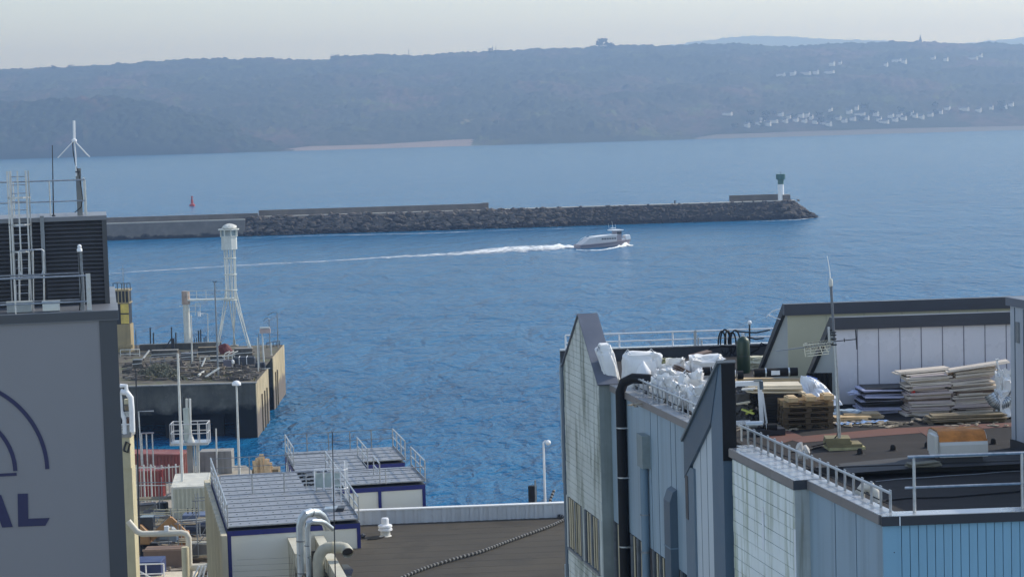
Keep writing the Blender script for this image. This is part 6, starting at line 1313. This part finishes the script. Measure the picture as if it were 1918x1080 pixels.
for i, px in enumerate((1482,1516,1549)):
    p = PY(px, 762, b.y+.15); p.z = ZU+.80+.02*i; tag(MB().obox(p, (.26,.55,.12), rz=.1).obox(p+Vector((.01,.05,.07)), (.2,.4,.02), rz=.05).build('timber_block', timber, bevel=.006), '%s wood block on the pallet stack' % ['left','middle','right'][i], 'wood block', 'blocks on the pallet stack')
b = at(1540, 778); t = thing('plastic_sheet', b, 'crumpled white plastic sheet sagging beside the pallet stack', 'plastic sheet')
G_ = []
for j in range(22):
    row = []
    for i in range(30):
        s_, q = i/29, j/21; px = lerp(lerp(1501,1504,q), lerp(1522,1578,q**.8), s_); top = lerp(703, 708, s_); py = lerp(top, lerp(765,758,s_), q)
        p = PY(px, py, b.y + .1 - q*.5 - .15*math.sin(s_*3)); n1 = noise.noise(Vector((s_*3, q*3, 2)))*.16 + abs(noise.noise(Vector((s_*7+2, q*5, 5))))*.12; row.append(p + Vector((n1*.3, -n1, n1*.25)))
    G_.append(row)
sh = MB().grid(G_).build('sheet', M('milky_plastic', (.80,.83,.88), .3, 0, .05, 3, spec=.7), t, fix=False); so_ = sh.modifiers.new('thick', 'SOLIDIFY'); so_.thickness = .02
MB().obox(PY(1521,707,b.y+.62), (.3,.02,.06), ry=.3).build('blue_print', M('blue_plastic_print', (.1,.2,.6), .4), t)
for i in range(5):
    px = 1517 + i*9.5; p = at(px, 770); tag(MB().cyl((p.x,p.y,ZU), (p.x,p.y,PY(px,701,p.y).z), .07, n=14).cyl((p.x,p.y,PY(px,701,p.y).z), (p.x,p.y,PY(px,698,p.y).z), .073, n=14).build('membrane_roll', black_rub), '%s upright black roll leaning row against the lilac panels' % ORD[i], 'roll', 'upright rolls against the lilac panels')
# television mast
b = at(1575, 842); t = thing('aerial_mast', b, 'tall slim roof mast with yagi aerials on stacked slabs', 'antenna'); yb_ = b.y; w4 = lambda px, py: PY(px, py, yb_)
b2 = w4(1573, 838); MB().tube([b2, w4(1566,690), w4(1563,640)], .045, 10).build('mast_tube', galv, t); MB().tube([w4(1564.5,665), w4(1558.5,570), w4(1556,527)], .034, 10).build('upper_tube', M('dark_upper_tube', (.16,.17,.19), .5, .4), t)
MB().tube([w4(1555.6,524), w4(1553,500), w4(1549.5,480)], [.014,.01,.007], 6).build('whip', white_st, t); MB().lathe(w4(1556,526), [(.03,-.14),(.05,-.12),(.05,.02),(.03,.06)], 10).build('whip_base', white_old, t)
for py in (622,627,634,645): MB().lathe(w4(1561.5-(640-py)*.05,py), [(.05,-.02),(.075,-.015),(.075,.015),(.05,.02)], 10).build('clamp', black_st, t)
ya = M('yagi_aluminium', (.62,.60,.50), .4, .5, .1, 4)
m = MB().bar(w4(1453,657), w4(1563,643), .028).build('yagi_boom', galv_d, t)
m = MB()
for i in range(11):
    px = 1508+i*5; py = 650-(px-1508)*.13; m.bar(w4(px,py-6)+Vector((0,-.2,0)), w4(px,py+9)+Vector((0,.3,0)), .018)
    m.bar(w4(px-1,py-7), w4(px+8,py-8), .02)
for k, (a, c) in enumerate((((1505,644),(1509,668)),((1516,643),(1519,663)),((1533,642),(1541,662)),((1541,643),(1552,660)))): m.bar(w4(*a), w4(*c), .022)
for py in (646,651,657,662,667): m.bar(w4(1506+(py-646)*.3,py), w4(1557-(py-646)*.2,py-5), .018)
m.build('yagi_elements', ya, t)
MB().bar(w4(1563,639), w4(1603,635), .022).bar(w4(1602.5,617), w4(1605,654), .025).bar(w4(1581,633), w4(1582,640), .02).build('dipole_arm', black_st, t)
MB().tube([w4(1563,650), w4(1566,700), w4(1570,760), w4(1571,800), w4(1568,815), w4(1555,828), w4(1520,836)], .014, 6).build('feeder_cable', black_rub, t)
MB().bar(w4(1552,612), w4(1553,640), .05).build('bracket', galv, t)
slabm = M('mossy_slab', (.20,.17,.09), .9, 0, .3, 2)
for i, (dz, sx, dx, lb) in enumerate(((.0,.9,.12,'bottom wide slab of the mast base'), (.075,.86,.08,'second slab of the mast base'), (.15,.62,-.05,'upper slab of the mast base'), (.225,.6,-.06,'topmost slab of the mast base'))):
    tag(MB().obox(b+Vector((dx,.2,dz+.037)), (sx,.6,.07), rz=.08-.05*i).obox(b+Vector((dx,.2,dz+.072)), (sx*.96,.56,.004), rz=.08-.05*i).build('slab', slabm if i else M('lichen_slab',(.42,.38,.2),.9,0,.3,3), bevel=.008), lb, 'slab', 'slabs weighting the mast base')
# board stacks by the lilac wall
def stack(x0, x1, ytop, ybot, label, seed, mat, dep=1.1, th=.05, slope=0, edge=None, jit=.10, thing_name='board_stack'):
    b = at((x0+x1)/2, ybot); s = ppm(b); wd = (x1-x0)/s; h = (ybot-ytop)/s; t = thing(thing_name, b, label, 'board stack'); r_ = random.Random(seed); m = MB(); m2 = MB(); z = 0; i = 0
    while z < h:
        thk = th*r_.uniform(.5,1.3); tgt = m2 if (edge and r_.random() < .22) else m
        tgt.obox(b+Vector((r_.uniform(-jit,jit), dep/2+r_.uniform(-jit,jit), z+thk/2)), (wd+r_.uniform(-jit*2,jit), dep, thk*.86), rz=.04+r_.uniform(-.045,.045), ry=-slope*(z/h)+r_.uniform(-.025,.025)); z += thk
    m.build('boards', mat, t)
    if edge: m2.build('dark_boards', edge, t)
    return t
cb_ = M('cream_insulation_board', (.60,.53,.45), .75, 0, .15, 1.5); pk = M('pinkish_board', (.50,.42,.40), .75, 0, .15, 1.5)
stack(1702, 1783, 738, 778, 'lower left stack of greyish boards against the lilac wall', 1, pk, 1.0, .05, 0, M('brown_board', (.16,.11,.08), .8)); stack(1700, 1781, 700, 778, 'upper left stack of cream boards against the lilac wall', 2, cb_, .9, .055, .03, pk)
stack(1784, 1866, 730, 775, 'lower right stack of pinkish boards against the lilac wall', 3, pk, 1.0, .05, .02, M('brown_board2', (.16,.11,.08), .8)); stack(1782, 1868, 692, 775, 'tall right stack of cream boards tilting up to the right', 4, cb_, .9, .055, .09, pk)
b = at(1782,770); t = thing('strap', b, 'black strapping bundle between the two cream board stacks', 'strap')
for py, k in ((702,0),(712,1),(735,2),(745,3),(755,4)): MB().obox(PY(1783+k, py, b.y-.03), (.1,.1,.12), rz=k, ry=k*.4).build('buckle', black_rub, t)
MB().tube([PY(1779,693,b.y-.05), PY(1782,720,b.y-.06), PY(1784,760,b.y-.05)], .02, 6).build('webbing', black_rub, t)
stack(1612, 1698, 728, 775, 'stack of blue wrapped panels left of the cream boards', 5, M('blue_wrapped_panel', (.46,.48,.66), .45, 0, .15, 2), 1.0, .055, 0, black_st)
b = at(1635, 772); tag(MB().add(*crumple(PY(1620,741,b.y)+Vector((0,.3,0)), (.42,.3,.06), 44, .35), True).build('plastic_wrap', M('pale_blue_wrap', (.62,.66,.85), .3, 0, .06, 3)), 'loose pale blue wrap over the blue panels', 'plastic wrap')
for (x0, x1, yt, yb2, lb, mt_, nm) in ((1740,1888,778,792,'dark pallet boards in front of the cream stacks',timber_old,'plank_stack'), (1590,1652,776,785,'plywood offcuts lying before the blue panels',M('plywood',(.42,.32,.2),.8,0,.2,2),'plank_stack'), (1560,1625,781,790,'pale timber strips on the felt right of the mast',timber,'plank_stack'), (1560,1612,768,783,'folded pale blue tarp beside the mast',M('folded_tarp',(.35,.45,.55),.5),'plank_stack')):
    if 'tarp' in lb: b = at(1585, 785); tag(MB().add(*crumple(b+Vector((0,.2,0)), (.36,.25,.13), 12, .4), True).build('tarp', mt_), lb, 'tarp')
    else: stack(x0, x1, yt, yb2, lb, int(x0), mt_, .5, .04, 0, None, .1, nm)
b0, b1 = at(1567,798), at(1665,791); tag(MB().grid([[b0.lerp(b1, i/20)+Vector((0, q*.35, .03+.07*abs(noise.noise(Vector((i*.5,q*2,0)))))) for i in range(21)] for q in (0,.2,.4,.6,.8,1.0)]).build('blue_tarp', M('sky_blue_tarp', (.22,.36,.62), .4, 0, .1, 2), fix=False), 'flat sky blue tarp strip lying on the dark felt', 'tarp')
tag(MB().obox(PY(1710,735,at(1710,778).y-.05), (.09,.05,.05), rz=.2).obox(PY(1712,734,at(1710,778).y-.06), (.05,.05,.07), rz=.5).build('red_clip', M('red_plastic',(.6,.03,.02),.4)), 'tiny red clip on the front of the left board stack', 'clip')
for i, (x0, x1, yt, yb2, lb) in enumerate(((1864,1897,728,782,'crumpled white sack at the right end of board stacks'), (1868,1898,690,740,'upper white sack crammed against the pale plant cabin'))): bulk_bag(x0, x1, yt, yb2 + (0 if i == 0 else 40), lb, 20+i, .7, .4)
b = at(1870,782); t = thing('flexible_duct', b, 'silvery flexible duct curling at the right end of boards', 'duct'); pts = [PY(1853,738,b.y-.2), PY(1862,752,b.y-.25), PY(1872,758,b.y-.25), PY(1884,752,b.y-.2), PY(1892,740,b.y-.1)]
MB().tube(pts, .15, 14).build('hose', galv_duct, t); m = MB()
for i in range(14): a = pts[min(3,i*4//14)].lerp(pts[min(3,i*4//14)+1], (i*4/14) % 1); d = (pts[min(3,i*4//14)+1]-pts[min(3,i*4//14)]).normalized(); m.cyl(a, a+d*.02, .158, n=14)
m.build('ribs', galv_d, t); tag(MB().bar(PY(1866,672,b.y+.2), PY(1874,702,b.y+.2), .09, .04).bar(PY(1867,674,b.y+.2), PY(1871,672,b.y+.2), .09, .05).build('plastic_offcut', plast_w), 'white plastic offcut standing at the end of board stacks', 'offcut')
rr = random.Random(55); m = MB()
for i in range(260):
    px, py = rr.choice([(rr.uniform(1180,1330), rr.uniform(728,765)), (rr.uniform(1370,1500), rr.uniform(796,806)), (rr.uniform(1560,1890), rr.uniform(776,800)), (rr.uniform(1480,1700), rr.uniform(790,800))]); c = at(px, py); m.obox(c+Vector((0,0,rr.uniform(.01,.05))), (rr.uniform(.05,.4), rr.uniform(.03,.14), rr.uniform(.01,.04)), rz=rr.uniform(0,3), ry=rr.uniform(-.15,.15))
struct(m.build('roof_litter', M('mixed_roof_litter', (.33,.28,.21), .85, 0, .6, 1.2, patch=.7, pc=(.06,.055,.05), psc=1.5), fix=False), 'small offcuts and litter scattered on the cluttered roof', 'stuff')
for i, (x0, x1, yt, yb2, lb) in enumerate(((1238,1268,706,758,'white bag in front row right of the conical cowl'),(1262,1296,716,770,'white bag in front row behind the guard rail middle'),(1292,1326,722,778,'white bag in front row nearest the half gable'),(1248,1282,682,722,'white bag at the back of heap under the tubes'),(1272,1312,676,715,'grey white bag at the back of heap near the hoses'))): bulk_bag(x0, x1, yt, yb2, lb, 60+i, .75, .48)
bulk_bag(1255, 1292, 692, 738, 'torn white bag in the middle of the bag heap', 31, .8, .5)
bulk_bag(1300, 1340, 688, 735, 'half empty bag slumped by the half gable post', 32, .8, .5, .15)
bulk_bag(1222, 1256, 700, 752, 'white bag squeezed behind the far guard rail', 33, .6, .45)
bulk_bag(1330, 1362, 676, 712, 'small white bag tucked under the green cylinder', 34, .7, .45)
for i, (px, py, ln_, rz, ry, lb, mt_) in enumerate(((1725,694,1.5,.12,-.05,'loose cream board sliding off the left board stack',cb_),(1830,686,1.7,-.1,-.14,'loose cream board tilted on top of right stack',cb_),(1745,783,1.3,.2,.02,'brown plank in front of the left board stack',timber_old),(1848,779,1.1,-.25,.02,'pale plank in front of the right board stack',timber),(1590,789,1.4,.3,.01,'pale lath crossing the timber strips by the mast',board_m),(1440,712,1.9,-.05,.03,'warped plank on top of the black sheets',timber))):
    c = PY(px, py, at(px, 775).y+.1); tag(MB().obox(c, (ln_,.5,.03), rz=rz, ry=ry).obox(c+Vector((.03,.04,.032)), (ln_*.94,.46,.026), rz=rz+.03, ry=ry).build('loose_board', mt_), lb, 'board')
# rusty hooded vent
b = at(1806, 868); s = ppm(b); t = thing('vent_hood', b, 'white roof vent hood with rusty orange top', 'vent'); wd = 92/s; h = 60/s; dp = 1.25
hm = M('worn_white_hood', (.55,.55,.53), .5, .1, .1, 1, patch=.5, pc=(.25,.12,.05), psc=1.6, pthr=(.60,.66)); rst = M('rust', (.50,.19,.045), .85, 0, .4, 2.5, patch=.6, pc=(.62,.48,.32), psc=2, pthr=(.55,.68))
prof = [(0,.16),(0,h*.60),(.04,h*.70)]; prof2 = [(.04,h*.70),(.13,h*.86),(.22,h*.95),(.3,h),(dp-.3,h),(dp-.14,h*.93),(dp-.03,h*.75),(dp,h*.5),(dp,.16)]
def sheet(pr, nm, mt_):
    m = MB(); m.grid([[b+UX*(k*wd-wd/2)+VX*v+Vector((0,0,z)) for v, z in pr] for k in (0,1)], False); o_ = m.build(nm, mt_, t); so_ = o_.modifiers.new('thick','SOLIDIFY'); so_.thickness = .025
sheet(prof, 'front_sheet', hm); sheet(prof2, 'top_sheet', rst)
full = prof + prof2[1:]
for k in (-1, 1): MB().prism([b+UX*(k*wd/2 - (.012 if k > 0 else -.0))+VX*v+Vector((0,0,z)) for v, z in full], UX*.012).build('side_sheet', hm, t)
m = MB(); m.grid([[b+UX*(k*wd-wd/2)+VX*v+Vector((0,0,z+.004)) for v, z in [(.035,h*.695),(.06,h*.755)]] for k in (.0,1.0)], False); m.build('rust_edge', rst, t)
MB().prism([b+UX*(wd/2+.004)+VX*.02+Vector((0,0,h*.35)), b+UX*(wd/2+.004)+VX*.1+Vector((0,0,h*.35)), b+UX*(wd/2+.004)+VX*.3+Vector((0,0,h-.02)), b+UX*(wd/2+.004)+VX*.1+Vector((0,0,h*.8))], UX*.004).build('rust_streak', rst, t)
MB().prism([b+UX*(-wd/2+.1)+VX*.1, b+UX*(wd/2-.1)+VX*.1, b+UX*(wd/2-.1)+VX*(dp-.1), b+UX*(-wd/2+.1)+VX*(dp-.1)], (0,0,.3)).build('kerb', M('dark_kerb', (.06,.06,.065), .8), t)
MB().obox(b-UX*(wd/2+.05)+VX*.4+Vector((0,0,h*.55)), (.1,.6,h*.7), rz=R(2.5)).build('side_flap', hm, t, bevel=.02)
b = at(1737, 876); m = MB(); rr = random.Random(14)
for k in range(4): m.obox(b+Vector((rr.uniform(-.12,.12), .1+rr.uniform(-.1,.1), .03+k*.03)), (.75,.28,.025), rz=rr.uniform(-.2,.4), ry=rr.uniform(-.06,.06))
tag(m.build('slate_pile', M('mossy_slates', (.17,.16,.12), .9, 0, .3, 3)), 'small heap of mossy slates left of the rusty vent', 'slates')
for i, (px, py) in enumerate(((1611,850),(1673,843),(1737,838),(1861,831))):
    b = at(px, py); tag(MB().lathe(b, [(.075,0),(.07,.1),(.05,.14),(.02,.15)], 14).lathe(b, [(.11,0),(.1,.015),(.08,.02)], 14).build('roof_outlet', black_rub), '%s of four small black domed outlets on the felt' % ORD[i], 'roof outlet', 'black domed outlets on the felt')
def cable(pts, r_, label, mat, z=None, lift=0): return tag(MB().tube([PZ(a, b, z or ZR)+Vector((0,0,r_+.004)) for a, b in pts], r_, 6).build('cable', mat), label, 'cable')
cable([(1630,952),(1660,938),(1700,934),(1780,932),(1850,926),(1890,923),(1918,920),(1960,916)], .018, 'thicker black cable snaking across the front roof', black_rub)
cable([(1640,902.5),(1680,898),(1740,894.5),(1770,892),(1830,888.5),(1880,884),(1918,882.5),(1960,880)], .012, 'thin grey cable running along the black upstand', galv_d)
cable([(1480,848),(1520,842),(1545,836),(1560,832)], .02, 'black cable running from guard rail to mast base', black_rub, ZU)
p = at(1497, 862); tag(MB().blob(p+Vector((0,-.1,.25)), (.1,.08,.2), 5, .6, 2).blob(p+Vector((.15,-.05,.2)), (.1,.09,.15), 8, .6, 2).build('rag', M('pale_rag',(.55,.53,.5),.9)), 'knotted pale rag tied on the near guard rail', 'rag')
p = FR.w(.45, 2.6, ZR); tag(MB().tube([p, p+Vector((0,0,.3)), p+Vector((.08,-.05,.42)), p+Vector((.22,-.1,.42)), p+Vector((.3,-.12,.3)), p+Vector((.3,-.12,.1))], .11, 14).build('vent_pipe', white_old), 'white swan neck vent pipe behind the near guard rail', 'vent pipe')
b = at(1440, 815); tag(MB().obox(b+Vector((0,.1,.1)), (.8,.5,.18), rz=.1).obox(b+Vector((-.2,.05,.24)), (.3,.3,.1), rz=.4).build('toolbox', black_st, bevel=.02), 'black low box behind the start of near guard rail', 'box')
